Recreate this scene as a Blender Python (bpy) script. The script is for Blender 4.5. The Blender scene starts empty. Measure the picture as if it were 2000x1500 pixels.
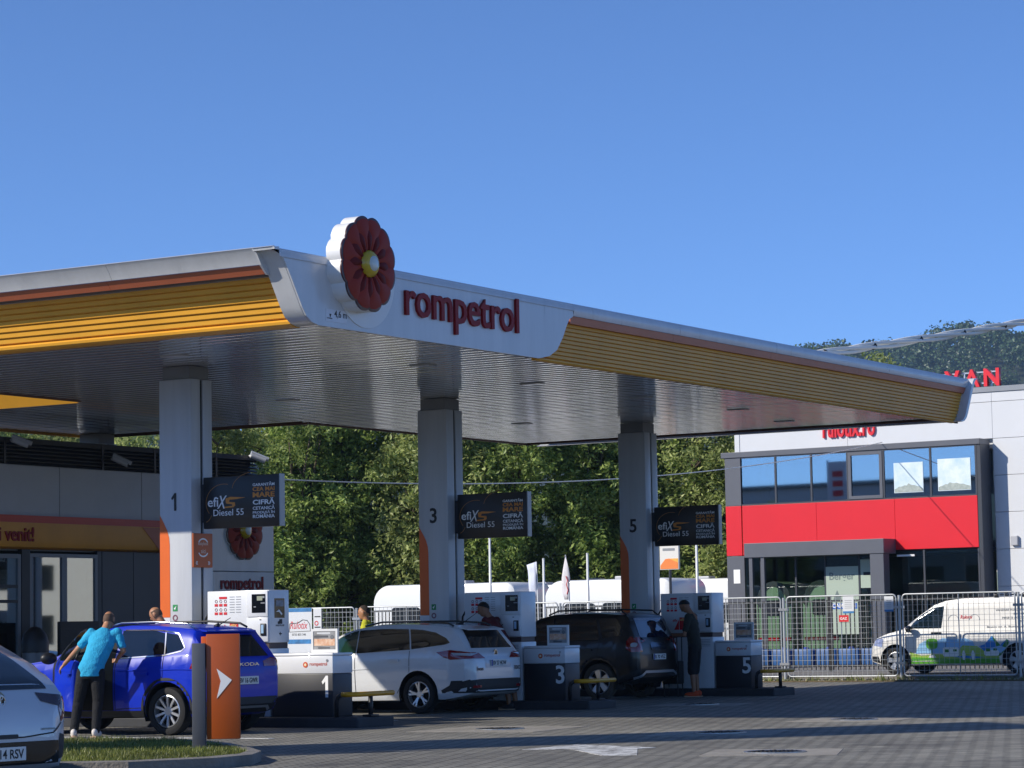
import bpy, bmesh, math, random
from mathutils import Vector, Matrix, noise
from mathutils.bvhtree import BVHTree
R = math.radians
sc = bpy.context.scene
col = sc.collection
# ------------------------------------------------------------------ camera
CAM_H = 1.37
cam = bpy.data.objects.new('camera', bpy.data.cameras.new('camera'))
col.objects.link(cam)
cam.data.sensor_width = 36.0
cam.data.lens = 36.0 * 5185.0 / 2000.0
cam.data.clip_start, cam.data.clip_end = 0.5, 12000.0
pit, rol, yaw = R(5.2754), R(-1.0345), R(31.183)
Fw = Vector((math.cos(yaw)*math.cos(pit), math.sin(yaw)*math.cos(pit), math.sin(pit)))
Rt = Vector((math.sin(yaw), -math.cos(yaw), 0)); Up = Rt.cross(Fw)
rr = Rt*math.cos(rol) + Up*math.sin(rol); uu = Up*math.cos(rol) - Rt*math.sin(rol)
cam.matrix_world = Matrix(((rr.x, uu.x, -Fw.x, 0), (rr.y, uu.y, -Fw.y, 0), (rr.z, uu.z, -Fw.z, CAM_H), (0, 0, 0, 1)))
sc.camera = cam
# ------------------------------------------------------------------ sky, sun, exposure
SUN_EL = R(30.6)
SUN_TO = Vector((-0.787, 0.617, 0)).normalized()          # horizontal direction towards the sun
w = bpy.data.worlds.new('World'); sc.world = w; w.use_nodes = True
wn = w.node_tree.nodes; wl = w.node_tree.links
sky = wn.new('ShaderNodeTexSky'); sky.sky_type = 'NISHITA'; sky.sun_disc = False
sky.sun_elevation = SUN_EL; sky.sun_rotation = math.atan2(SUN_TO.x, SUN_TO.y)
sky.altitude = 1000; sky.air_density = 0.54; sky.dust_density = 0.0; sky.ozone_density = 8.0
wl.new(sky.outputs[0], wn['Background'].inputs[0]); wn['Background'].inputs[1].default_value = 0.15
sun = bpy.data.objects.new('sun', bpy.data.lights.new('sun', 'SUN')); col.objects.link(sun)
sun.data.energy = 3.9; sun.data.angle = R(0.53); sun.data.color = (1.0, 0.93, 0.82)
L = -(SUN_TO*math.cos(SUN_EL) + Vector((0, 0, math.sin(SUN_EL))))
sun.rotation_euler = L.to_track_quat('-Z', 'Y').to_euler()
sun.location = (0, 60, 40)
vs = sc.view_settings
vs.view_transform = 'Standard'; vs.look = 'None'; vs.exposure = 0.36; vs.gamma = 1.0
sc.render.engine = 'CYCLES'
sc.cycles.use_denoising = True
sc.cycles.max_bounces = 8; sc.cycles.volume_bounces = 0; sc.cycles.transparent_max_bounces = 12
sc.cycles.caustics_reflective = False; sc.cycles.caustics_refractive = False
sc.cycles.sample_clamp_indirect = 6.0
random.seed(7)
# ------------------------------------------------------------------ helpers
def srgb(h):
    if not isinstance(h, str): return tuple(h)
    c = [int(h[i:i+2], 16)/255 for i in (0, 2, 4)]
    return tuple(v/12.92 if v <= .04045 else ((v+.055)/1.055)**2.4 for v in c)

MATS = {}
def mat(name, colr, rough=.5, metal=0., var=0., vscale=3., bump=0., bscale=40., coat=0., spec=.5, rvar=0., trans=0., emit=None, col2=None, contrast=(.35, .7), stretch=None, alpha=None):
    """Principled material with procedural colour variation, roughness variation and fine relief."""
    if name in MATS: return MATS[name]
    m = bpy.data.materials.new(name); m.use_nodes = True
    n = m.node_tree.nodes; l = m.node_tree.links; b = n['Principled BSDF']
    c = srgb(colr)
    b.inputs['Base Color'].default_value = (*c, 1); b.inputs['Roughness'].default_value = rough
    b.inputs['Metallic'].default_value = metal; b.inputs['Specular IOR Level'].default_value = spec
    if coat: b.inputs['Coat Weight'].default_value = coat; b.inputs['Coat Roughness'].default_value = .04
    if trans: b.inputs['Transmission Weight'].default_value = trans
    if emit: b.inputs['Emission Color'].default_value = (*c, 1); b.inputs['Emission Strength'].default_value = emit
    if var or bump or rvar:
        tc = n.new('ShaderNodeTexCoord'); src = tc.outputs['Object']
        if stretch:
            mp = n.new('ShaderNodeMapping'); mp.inputs['Scale'].default_value = stretch
            l.new(src, mp.inputs[0]); src = mp.outputs[0]
    if var or rvar:
        nz = n.new('ShaderNodeTexNoise'); nz.inputs['Scale'].default_value = vscale; nz.inputs['Detail'].default_value = 6
        nz.inputs['Roughness'].default_value = .65
        l.new(src, nz.inputs['Vector'])
        if var:
            rp = n.new('ShaderNodeValToRGB'); e = rp.color_ramp.elements
            e[0].position, e[1].position = contrast
            d = srgb(col2) if col2 is not None else tuple(v*(1-var) for v in c)
            e[0].color = (*d, 1); e[1].color = (*c, 1)
            l.new(nz.outputs['Fac'], rp.inputs[0]); l.new(rp.outputs[0], b.inputs['Base Color'])
        if rvar:
            mr = n.new('ShaderNodeMapRange'); mr.inputs['To Min'].default_value = max(0, rough-rvar); mr.inputs['To Max'].default_value = min(1, rough+rvar)
            l.new(nz.outputs['Fac'], mr.inputs[0]); l.new(mr.outputs[0], b.inputs['Roughness'])
    if bump:
        n2 = n.new('ShaderNodeTexNoise'); n2.inputs['Scale'].default_value = bscale; n2.inputs['Detail'].default_value = 4
        l.new(src, n2.inputs['Vector'])
        bp = n.new('ShaderNodeBump'); bp.inputs['Strength'].default_value = min(1, bump*4); bp.inputs['Distance'].default_value = bump*.05
        l.new(n2.outputs['Fac'], bp.inputs['Height']); l.new(bp.outputs[0], b.inputs['Normal'])
    MATS[name] = m
    return m

def glass_mat(name, tint, tr=.5, rough=.02, ior=1.5):
    """Thin pane: tinted see-through mixed with mirror reflection by angle."""
    if name in MATS: return MATS[name]
    m = bpy.data.materials.new(name); m.use_nodes = True
    n = m.node_tree.nodes; l = m.node_tree.links; n.clear()
    o = n.new('ShaderNodeOutputMaterial'); mx = n.new('ShaderNodeMixShader'); t = n.new('ShaderNodeBsdfTransparent'); g = n.new('ShaderNodeBsdfGlossy')
    lw = n.new('ShaderNodeLayerWeight'); lw.inputs[0].default_value = .5; fr = n.new('ShaderNodeMath'); fr.operation = 'POWER'; fr.inputs[1].default_value = 3.5; l.new(lw.outputs['Facing'], fr.inputs[0])
    mr = n.new('ShaderNodeMapRange'); mr.inputs['To Min'].default_value = tr; mr.inputs['To Max'].default_value = 1
    t.inputs[0].default_value = (*srgb(tint), 1); g.inputs['Roughness'].default_value = rough; g.inputs[0].default_value = (.9, .95, .97, 1)
    l.new(fr.outputs[0], mr.inputs[0]); l.new(mr.outputs[0], mx.inputs[0]); l.new(t.outputs[0], mx.inputs[1]); l.new(g.outputs[0], mx.inputs[2]); l.new(mx.outputs[0], o.inputs[0])
    MATS[name] = m
    return m

class MB:
    """Collects shapes; build() links them as ONE mesh object."""
    def __init__(s): s.v = []; s.f = []; s.m = []
    def add(s, vs, fs, mi=0):
        o = len(s.v); s.v += [tuple(v) for v in vs]; s.f += [tuple(i+o for i in f) for f in fs]; s.m += [mi]*len(fs); return s
    def box(s, x0, x1, y0, y1, z0, z1, mi=0):
        return s.add([(x0,y0,z0),(x1,y0,z0),(x1,y1,z0),(x0,y1,z0),(x0,y0,z1),(x1,y0,z1),(x1,y1,z1),(x0,y1,z1)],
                     [(3,2,1,0),(4,5,6,7),(0,1,5,4),(1,2,6,5),(2,3,7,6),(3,0,4,7)], mi)
    def bbox(s, x0, x1, y0, y1, z0, z1, r=.02, mi=0):
        """box with chamfered edges"""
        r = min(r, (x1-x0)*.45, (y1-y0)*.45, (z1-z0)*.45)
        bm = bmesh.new(); bmesh.ops.create_cube(bm, size=1)
        for v in bm.verts: v.co = ((x0+x1)/2+v.co.x*(x1-x0), (y0+y1)/2+v.co.y*(y1-y0), (z0+z1)/2+v.co.z*(z1-z0))
        bmesh.ops.bevel(bm, geom=bm.edges[:], offset=r, segments=2, profile=.5, affect='EDGES')
        return s.bm(bm, mi)
    def bm(s, bm, mi=0):
        bm.verts.index_update(); s.add([v.co[:] for v in bm.verts], [[v.index for v in f.verts] for f in bm.faces], mi); bm.free(); return s
    def prism(s, poly, a, b, axis='y', mi=0):
        """2-D outline extruded from a to b along axis; outline is (x,z) for y, (y,z) for x, (x,y) for z"""
        P = {'y': lambda p, t: (p[0], t, p[1]), 'x': lambda p, t: (t, p[0], p[1]), 'z': lambda p, t: (p[0], p[1], t)}[axis]
        n = len(poly)
        vs = [P(p, a) for p in poly] + [P(p, b) for p in poly]
        fs = [tuple(range(n)), tuple(range(2*n-1, n-1, -1))] + [(i, i+n, (i+1) % n+n, (i+1) % n) for i in range(n)]
        return s.add(vs, fs, mi)
    def tube(s, pts, r, n=8, mi=0, cap=True):
        pts = [Vector(p) for p in pts]; rs = r if isinstance(r, (list, tuple)) else [r]*len(pts)
        vs = []; fs = []; up = None
        for i, p in enumerate(pts):
            d = (pts[min(i+1, len(pts)-1)]-pts[max(i-1, 0)]).normalized()
            if up is None: up = Vector((0, 0, 1)) if abs(d.z) < .9 else Vector((1, 0, 0))
            a = d.cross(up)
            if a.length < 1e-5: a = d.cross(Vector((1, 0, 0)))
            a.normalize(); b = a.cross(d).normalized(); up = b
            for k in range(n):
                t = 2*math.pi*k/n; vs.append(p+(a*math.cos(t)+b*math.sin(t))*rs[i])
        for i in range(len(pts)-1):
            for k in range(n): fs.append((i*n+k, i*n+(k+1) % n, (i+1)*n+(k+1) % n, (i+1)*n+k))
        if cap: fs += [tuple(range(n))[::-1], tuple(range((len(pts)-1)*n, len(pts)*n))]
        return s.add(vs, fs, mi)
    def loft(s, rings, mi=0, cap=True, closed=True):
        n = len(rings[0]); vs = [p for r_ in rings for p in r_]; fs = []
        for i in range(len(rings)-1):
            for k in range(n if closed else n-1): fs.append((i*n+k, i*n+(k+1) % n, (i+1)*n+(k+1) % n, (i+1)*n+k))
        if cap: fs += [tuple(range(n))[::-1], tuple(range((len(rings)-1)*n, len(rings)*n))]
        return s.add(vs, fs, mi)
    def lathe(s, prof, n=24, axis='y', c=(0, 0, 0), mi=0):
        """profile (r, h) turned about an axis"""
        vs = []; fs = []
        for r_, h in prof:
            for k in range(n):
                t = 2*math.pi*k/n; a, b = r_*math.cos(t), r_*math.sin(t)
                vs.append({'y': (c[0]+a, c[1]+h, c[2]+b), 'z': (c[0]+a, c[1]+b, c[2]+h), 'x': (c[0]+h, c[1]+a, c[2]+b)}[axis])
        for i in range(len(prof)-1):
            for k in range(n): fs.append((i*n+k, i*n+(k+1) % n, (i+1)*n+(k+1) % n, (i+1)*n+k))
        if prof[0][0] < .01: fs.append(tuple(range(n)))
        if prof[-1][0] < .01: fs.append(tuple(range((len(prof)-1)*n, len(prof)*n)))
        return s.add(vs, fs, mi)
    def ell(s, c, r, nu=14, nv=10, mi=0, rot=None):
        vs = []; fs = []
        for j in range(1, nv):
            for i in range(nu):
                t, p = 2*math.pi*i/nu, math.pi*j/nv
                q = Vector((r[0]*math.sin(p)*math.cos(t), r[1]*math.sin(p)*math.sin(t), r[2]*math.cos(p)))
                if rot: q = rot @ q
                vs.append(q+Vector(c))
        a, b = Vector((0, 0, r[2])), Vector((0, 0, -r[2]))
        if rot: a, b = rot @ a, rot @ b
        vs += [a+Vector(c), b+Vector(c)]; T = len(vs)-2
        for j in range(nv-2):
            for i in range(nu): fs.append((j*nu+i, (j+1)*nu+i, (j+1)*nu+(i+1) % nu, j*nu+(i+1) % nu))
        for i in range(nu): fs += [(T, i, (i+1) % nu), (T+1, (nv-2)*nu+(i+1) % nu, (nv-2)*nu+i)]
        return s.add(vs, fs, mi)
    def mesh(s, name, mats, smooth=False, fix=True):
        me = bpy.data.meshes.new(name); me.from_pydata(s.v, [], s.f)
        for m in (mats if isinstance(mats, (list, tuple)) else [mats] if mats else []): me.materials.append(m)
        if any(s.m): me.polygons.foreach_set('material_index', s.m)
        if fix:
            bm = bmesh.new(); bm.from_mesh(me); bmesh.ops.recalc_face_normals(bm, faces=bm.faces[:]); bm.to_mesh(me); bm.free()
        if smooth:
            me.polygons.foreach_set('use_smooth', [True]*len(me.polygons))
            if smooth != True: me.set_sharp_from_angle(angle=R(smooth))
        me.update(); return me
    def build(s, name, mats, parent=None, smooth=False, fix=True, **k):
        return obj(name, s.mesh(name, mats, smooth, fix), parent, **k)

def obj(name, me, parent=None, label=None, cat=None, group=None, kind=None, loc=None, rot=None):
    o = bpy.data.objects.new(name, me); col.objects.link(o)
    if parent is not None: o.parent = parent
    if loc: o.location = loc
    if rot: o.rotation_euler = rot
    for k_, v_ in (('label', label), ('category', cat), ('group', group), ('kind', kind)):
        if v_: o[k_] = v_
    return o
def thing(name, label, cat, loc=(0, 0, 0), rz=0, group=None, kind=None):
    o = obj(name, None, None, label, cat, group, kind, loc, (0, 0, rz)); o.empty_display_size = .2
    return o
def copy_tree(o, parent=None, label=None, loc=None, rz=None):
    c = o.copy(); col.objects.link(c); c.parent = parent
    if label: c['label'] = label
    if loc: c.location = loc
    if rz is not None: c.rotation_euler = (0, 0, rz)
    for ch in list(o.children): copy_tree(ch, c)
    return c

bench = bpy.data.scenes.new('bench')        # small side scene, so that turning modifiers and lettering into meshes stays quick
def evaluated_mesh(o):
    bench.collection.objects.link(o); vl = bench.view_layers[0]; vl.update(); dg = vl.depsgraph
    me = bpy.data.meshes.new_from_object(o.evaluated_get(dg)); bench.collection.objects.unlink(o); return me
TXT = {}
def text_mesh(body, mat_, bold=0., ext=.004, shear=0.):
    """Flat lettering turned into a mesh; returned with its own bounds (x0, x1, y0, y1)."""
    key = (body, mat_.name, bold, ext, shear)
    if key not in TXT:
        cu = bpy.data.curves.new('lettering', 'FONT'); cu.body = body; cu.offset = bold; cu.extrude = ext; cu.resolution_u = 3; cu.shear = shear
        t = bpy.data.objects.new('lettering', cu); me = evaluated_mesh(t)
        bpy.data.objects.remove(t); me.materials.clear(); me.materials.append(mat_)
        xs = [v.co.x for v in me.vertices] or [0]; ys = [v.co.y for v in me.vertices] or [0]
        TXT[key] = (me, min(xs), max(xs), min(ys), max(ys))
    return TXT[key]
AX = {'-X': ((0, -1, 0), (0, 0, 1), (-1, 0, 0)), '-Y': ((1, 0, 0), (0, 0, 1), (0, -1, 0)), '+Z': ((1, 0, 0), (0, 1, 0), (0, 0, 1)),
      '+Y': ((-1, 0, 0), (0, 0, 1), (0, 1, 0)), '+X': ((0, 1, 0), (0, 0, 1), (1, 0, 0))}
def text(body, mat_, at, face, width=None, height=None, parent=None, name='lettering', bold=0., ext=.004, shear=0., align='l', kind=None, label=None):
    """Lettering whose lower left corner sits at `at`, on a plane that faces `face`, fitted to width and/or height."""
    me, x0, x1, y0, y1 = text_mesh(body, mat_, bold, ext, shear)
    W, H = max(x1-x0, 1e-4), max(y1-y0, 1e-4)
    sx = width/W if width else None; sy = height/H if height else None
    sx = sx or sy; sy = sy or sx
    X, Y, Z = (Vector(a) for a in (AX[face] if isinstance(face, str) else face))
    o = bpy.data.objects.new(name, me); col.objects.link(o)
    p = Vector(at) - X*(x0*sx) - Y*(y0*sy)
    if align == 'c': p -= X*(W*sx/2)
    if align == 'r': p -= X*(W*sx)
    m4 = Matrix((( X.x*sx, Y.x*sy, Z.x, p.x), (X.y*sx, Y.y*sy, Z.y, p.y), (X.z*sx, Y.z*sy, Z.z, p.z), (0, 0, 0, 1)))
    if parent is not None: o.parent = parent
    o.matrix_basis = m4
    if kind: o['kind'] = kind
    if label: o['label'] = label
    return o
def interp(x, pts):
    if x <= pts[0][0]: return pts[0][1]
    for (a, b), (c, d) in zip(pts, pts[1:]):
        if x <= c: return b+(d-b)*(x-a)/(c-a) if c > a else d
    return pts[-1][1]
def apply_mods(o):
    me = evaluated_mesh(o); o.modifiers.clear(); old = o.data; o.data = me
    bpy.data.meshes.remove(old); return o
# ------------------------------------------------------------------ shared materials
WHITE = mat('white_paint', 'e8e8e6', .35, var=.06, vscale=1.5, coat=.2)
WHITE_ALU = mat('white_aluminium', 'd6d8da', .3, var=.13, vscale=2.2, rvar=.08, coat=.3, stretch=(1.5, 1.5, .18))
GREYPANEL = mat('grey_composite_panel', 'b4b6ba', .4, var=.08, vscale=2)
COLGREY = mat('column_cladding', 'cdd0d3', .38, var=.14, vscale=2.0, rvar=.1, stretch=(2, 2, .15))
DARKGREY = mat('anthracite_metal', '3a3d44', .4, var=.15, vscale=2)
BLACKPL = mat('black_plastic', '17181b', .45, var=.2, vscale=4)
BLACKGL = mat('black_gloss', '0c0d10', .12, coat=.5)
ORANGE = mat('orange_film', 'e86a1c', .4, var=.08, vscale=2)
DARKORANGE = mat('orange_metal', 'b8561c', .4, var=.1, vscale=2)
COPPER = mat('copper_trim', 'c06a48', .35, var=.12, vscale=1.5)
YELLOW = mat('yellow_slat', 'f2b03a', .42, var=.12, vscale=1.2)
LETRED = mat('dark_red_letter', '8c1016', .5, spec=.25)
RED = mat('red_panel', 'e01a26', .35, var=.05, vscale=1)
STEEL = mat('galvanised_steel', 'b9bcbf', .35, metal=.85, var=.15, vscale=8)
RUBBER = mat('tyre_rubber', '1b1b1c', .8, var=.3, vscale=12, bump=.1)
CHROME = mat('chrome', 'd8dadc', .12, metal=1.)
ALLOY = mat('alloy_wheel', 'c9cbce', .28, metal=.7, var=.08, vscale=6)
CARGLASS = mat('car_glass', '0a0d10', .03, coat=1., spec=.8)
PLATEW = mat('number_plate_white', 'e6e6e2', .4)
INK = mat('black_ink', '15161a', .5)
BLUEINK = mat('blue_ink', '1d3f9a', .5)
WHITEINK = mat('white_ink', 'f2f2f0', .5)
GREYINK = mat('grey_ink', '8b8f94', .5)
REDINK = mat('red_ink', 'd0202a', .5)
GREENINK = mat('green_ink', '1c8a4a', .5)
GOLDINK = mat('gold_ink', 'd98a2e', .45)
REDLENS = mat('red_lamp_lens', '8a0a10', .08, coat=1.)
CLEARLENS = mat('clear_lamp_lens', 'b9bfc4', .06, coat=1.)
# ================================================================== SETTING
def ground_mat():
    m = bpy.data.materials.new('block_paving'); m.use_nodes = True
    n = m.node_tree.nodes; l = m.node_tree.links; b = n['Principled BSDF']
    tc = n.new('ShaderNodeTexCoord'); mp = n.new('ShaderNodeMapping'); mp.inputs['Rotation'].default_value = (0, 0, R(38))
    l.new(tc.outputs['Object'], mp.inputs[0])
    br = n.new('ShaderNodeTexBrick'); br.inputs['Scale'].default_value = 1.0
    br.inputs['Brick Width'].default_value = .22; br.inputs['Row Height'].default_value = .18; br.inputs['Mortar Size'].default_value = .016; br.inputs['Mortar Smooth'].default_value = .4
    br.inputs['Color1'].default_value = (.30, .285, .262, 1); br.inputs['Color2'].default_value = (.215, .206, .194, 1); br.inputs['Mortar'].default_value = (.075, .07, .063, 1)
    l.new(mp.outputs[0], br.inputs['Vector'])
    def nz(scale, det, lo, hi, a, c):
        t = n.new('ShaderNodeTexNoise'); t.inputs['Scale'].default_value = scale; t.inputs['Detail'].default_value = det; t.inputs['Roughness'].default_value = .65
        l.new(tc.outputs['Object'], t.inputs['Vector'])
        r = n.new('ShaderNodeValToRGB'); e = r.color_ramp.elements; e[0].position, e[1].position = lo, hi
        e[0].color = (a, a, a, 1); e[1].color = (c, c, c*.97, 1); l.new(t.outputs['Fac'], r.inputs[0]); return r.outputs[0]
    cur = br.outputs['Color']
    for o_ in (nz(.16, 6, .32, .68, .72, 1.22), nz(1.7, 5, .3, .7, .78, 1.14), nz(9, 3, .3, .7, .85, 1.12), nz(.55, 8, .34, .42, .62, 1.0)):
        mx = n.new('ShaderNodeMix'); mx.data_type = 'RGBA'; mx.blend_type = 'MULTIPLY'; mx.inputs[0].default_value = 1
        l.new(cur, mx.inputs[6]); l.new(o_, mx.inputs[7]); cur = mx.outputs[2]
    l.new(cur, b.inputs['Base Color']); b.inputs['Roughness'].default_value = .8
    b.inputs['Specular IOR Level'].default_value = .35
    bp = n.new('ShaderNodeBump'); bp.inputs['Strength'].default_value = .8; bp.inputs['Distance'].default_value = .012
    l.new(br.outputs['Fac'], bp.inputs['Height']); bp.invert = True
    l.new(bp.outputs[0], b.inputs['Normal'])
    return m
PAVE = ground_mat()
CONC = mat('worn_concrete', 'a39d92', .85, var=.3, vscale=2.2, bump=.3, bscale=25)
KERBM = mat('kerb_concrete', '8f8b84', .85, var=.35, vscale=3, bump=.3, bscale=30)
ASPH = mat('pale_asphalt', '8e8a84', .9, var=.25, vscale=.6, bump=.3, bscale=60)
ROADPAINT = mat('worn_road_paint', 'd8d8d4', .7, var=.55, vscale=5, col2='6d6a66', contrast=(.38, .56))
SOIL = mat('dry_soil', '6f6248', .95, var=.4, vscale=3, bump=.4, bscale=18)
STONE = mat('gravel_stone', 'a59c8a', .9, var=.3, vscale=6)

g = MB()
g.add([(-1200, -1600, 0), (3000, -1600, 0), (3000, 2600, 0), (-1200, 2600, 0)], [(0, 1, 2, 3)])
g.build('ground', PAVE, kind='structure')
# neighbouring lot, 12 cm higher behind a kerb
lot = MB(); lot.box(58.35, 110, -20, 75, -.05, .12)
lot.build('neighbouring_lot', ASPH, kind='structure')
kb = MB()
for k in range(60):
    y0 = -10+k*1.0
    kb.bbox(58.12, 58.345, y0+.006, y0+.994, -.03, .15+random.uniform(-.006, .006), .015)
kb.build('lot_kerb', KERBM, kind='structure')
# strip of weeds and grit in front of the kerb
sv = MB(); sv.box(57.45, 58.115, -10, 50, -.05, .03)
sv.build('verge_strip', SOIL, kind='structure')

def leaf_cloud(mb, n, pos, size, up=.4, asp=.5, mi=0):
    for _ in range(n):
        p, nrm = pos()
        d = Vector((random.gauss(0, 1), random.gauss(0, 1), random.gauss(0, 1)+up)) + nrm*1.2
        d.normalize(); t = d.cross(Vector((random.gauss(0, 1), random.gauss(0, 1), random.gauss(0, 1)))).normalized(); b = d.cross(t)
        s = size*random.uniform(.6, 1.35); a = s*asp
        mb.add([p-t*s*.5, p+b*a*.5+d*s*.08, p+t*s*.5, p-b*a*.5+d*s*.08], [(0, 1, 2, 3)], mi)

def foliage_mat(name, dark, light, trans=.25):
    m = bpy.data.materials.new(name); m.use_nodes = True
    n = m.node_tree.nodes; l = m.node_tree.links; b = n['Principled BSDF']; o = n['Material Output']
    gi = n.new('ShaderNodeNewGeometry'); rp = n.new('ShaderNodeValToRGB'); e = rp.color_ramp.elements
    e[0].color = (*srgb(dark), 1); e[1].color = (*srgb(light), 1)
    l.new(gi.outputs['Random Per Island'], rp.inputs[0])
    tc = n.new('ShaderNodeTexCoord'); nz = n.new('ShaderNodeTexNoise'); nz.inputs['Scale'].default_value = .55; nz.inputs['Detail'].default_value = 3
    l.new(tc.outputs['Object'], nz.inputs['Vector'])
    mr = n.new('ShaderNodeMapRange'); mr.inputs[1].default_value = .35; mr.inputs[2].default_value = .68; mr.inputs[3].default_value = .62; mr.inputs[4].default_value = 1.3
    l.new(nz.outputs['Fac'], mr.inputs[0])
    mx = n.new('ShaderNodeVectorMath'); mx.operation = 'SCALE'; l.new(rp.outputs[0], mx.inputs[0]); l.new(mr.outputs[0], mx.inputs['Scale'])
    l.new(mx.outputs[0], b.inputs['Base Color']); b.inputs['Roughness'].default_value = .45
    tr = n.new('ShaderNodeBsdfTranslucent'); l.new(mx.outputs[0], tr.inputs[0])
    ms = n.new('ShaderNodeMixShader'); ms.inputs[0].default_value = trans
    l.new(b.outputs[0], ms.inputs[1]); l.new(tr.outputs[0], ms.inputs[2]); l.new(ms.outputs[0], o.inputs[0])
    return m
GRASSM = foliage_mat('grass_blades', '4c5a1e', '93994a', .3)
LEAFA = foliage_mat('willow_leaves', '708444', 'd2da8c', .5)
LEAFB = foliage_mat('poplar_leaves', '607a38', 'bed074', .5)
HILLLEAF = foliage_mat('hill_forest_leaves', '34492e', '50683c', .15)
BARK = mat('bark', '5b5042', .9, var=.4, vscale=6, bump=.5, bscale=14, stretch=(1, 1, .2))

# weeds along the verge
wd = MB(); rnd = random.Random(3)
for k in range(330):
    y = rnd.uniform(19, 45); x = rnd.uniform(57.5, 58.1); h = rnd.uniform(.03, .14)*(1.8 if rnd.random() < .12 else 1)
    for j in range(7):
        a = rnd.uniform(0, 6.28); q = Vector((x+rnd.gauss(0, .06), y+rnd.gauss(0, .09), .02)); t = Vector((math.cos(a), math.sin(a), 0))
        wd.add([q-t*.012, q+t*.012, q+t*.03*rnd.uniform(-2, 2)+Vector((rnd.gauss(0, .02), rnd.gauss(0, .02), h*rnd.uniform(.6, 1.2)))], [(0, 1, 2)])
wd.build('verge_weeds', GRASSM, fix=False, label='scruffy weeds growing along the kerb below the mesh fence', cat='weeds', kind='stuff')
gr = MB()
for k in range(500):
    y = rnd.uniform(19, 45); x = rnd.uniform(57.5, 58.1); s = rnd.uniform(.012, .05)
    gr.ell((x, y, .03), (s, s*rnd.uniform(.7, 1.3), s*.6), 5, 4)
gr.build('verge_gravel', STONE, label='pale stones and grit strewn along the kerb below the mesh fence', cat='gravel', kind='stuff')

# traffic island with grass in the foreground
isl = [(23.0, 24.2), (25.2, 22.9), (25.68, 22.1), (25.92, 21.3), (25.6, 19.98), (24.9, 18.98), (24.1, 18.12), (23.3, 17.35), (22.6, 16.95), (21.9, 16.9), (21.0, 17.3), (20.4, 18.4), (20.2, 20.4), (20.3, 23.8)]
def inset(poly, d):
    n = len(poly); out = []
    for i in range(n):
        p, q, s_ = Vector(poly[i-1]), Vector(poly[i]), Vector(poly[(i+1) % n])
        a = (q-p).normalized(); b = (s_-q).normalized(); nn = Vector((a.y, -a.x))+Vector((b.y, -b.x)); nn.normalize()
        out.append(tuple(q+nn*d))
    return out
inn = inset(isl, .14)
if not (min(p[0] for p in inn) > min(p[0] for p in isl)): inn = inset(isl, -.14)
kk = MB(); n_ = len(isl)
kk.add([(*p, .0) for p in isl]+[(*p, .11) for p in isl]+[(*p, .12) for p in inn]+[(*p, .0) for p in inn],
       [f for i in range(n_) for j in ((i+1) % n_,) for f in ((i, j, j+n_, i+n_), (i+n_, j+n_, j+2*n_, i+2*n_), (i+2*n_, j+2*n_, j+3*n_, i+3*n_))])
kk.build('traffic_island_kerb', KERBM, kind='structure')
so = MB(); so.add([(*p, .085) for p in inn], [tuple(range(n_))]); so.build('traffic_island_soil', SOIL, kind='structure')
from mathutils.geometry import intersect_point_tri_2d
tri = [(inn[0], inn[i], inn[i+1]) for i in range(1, n_-1)]
def inside(x, y): return any(intersect_point_tri_2d((x, y), *t) for t in tri)
gs = MB(); k = 0
while k < 46000:
    x, y = rnd.uniform(20.2, 26), rnd.uniform(16.9, 24.2)
    if not inside(x, y): continue
    k += 1
    nzv = noise.noise((x*1.7, y*1.7, 0)); h = rnd.uniform(.025, .075)*(1+.8*nzv); a = rnd.uniform(0, 6.28); t = Vector((math.cos(a), math.sin(a), 0))*.006
    q = Vector((x, y, .083)); gs.add([q-t, q+t, q+Vector((rnd.gauss(0, .025), rnd.gauss(0, .025), h))], [(0, 1, 2)])
gs.build('island_grass', GRASSM, fix=False, label='short sunlit grass on the traffic island beside the orange arrow sign', cat='grass', kind='stuff')

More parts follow.
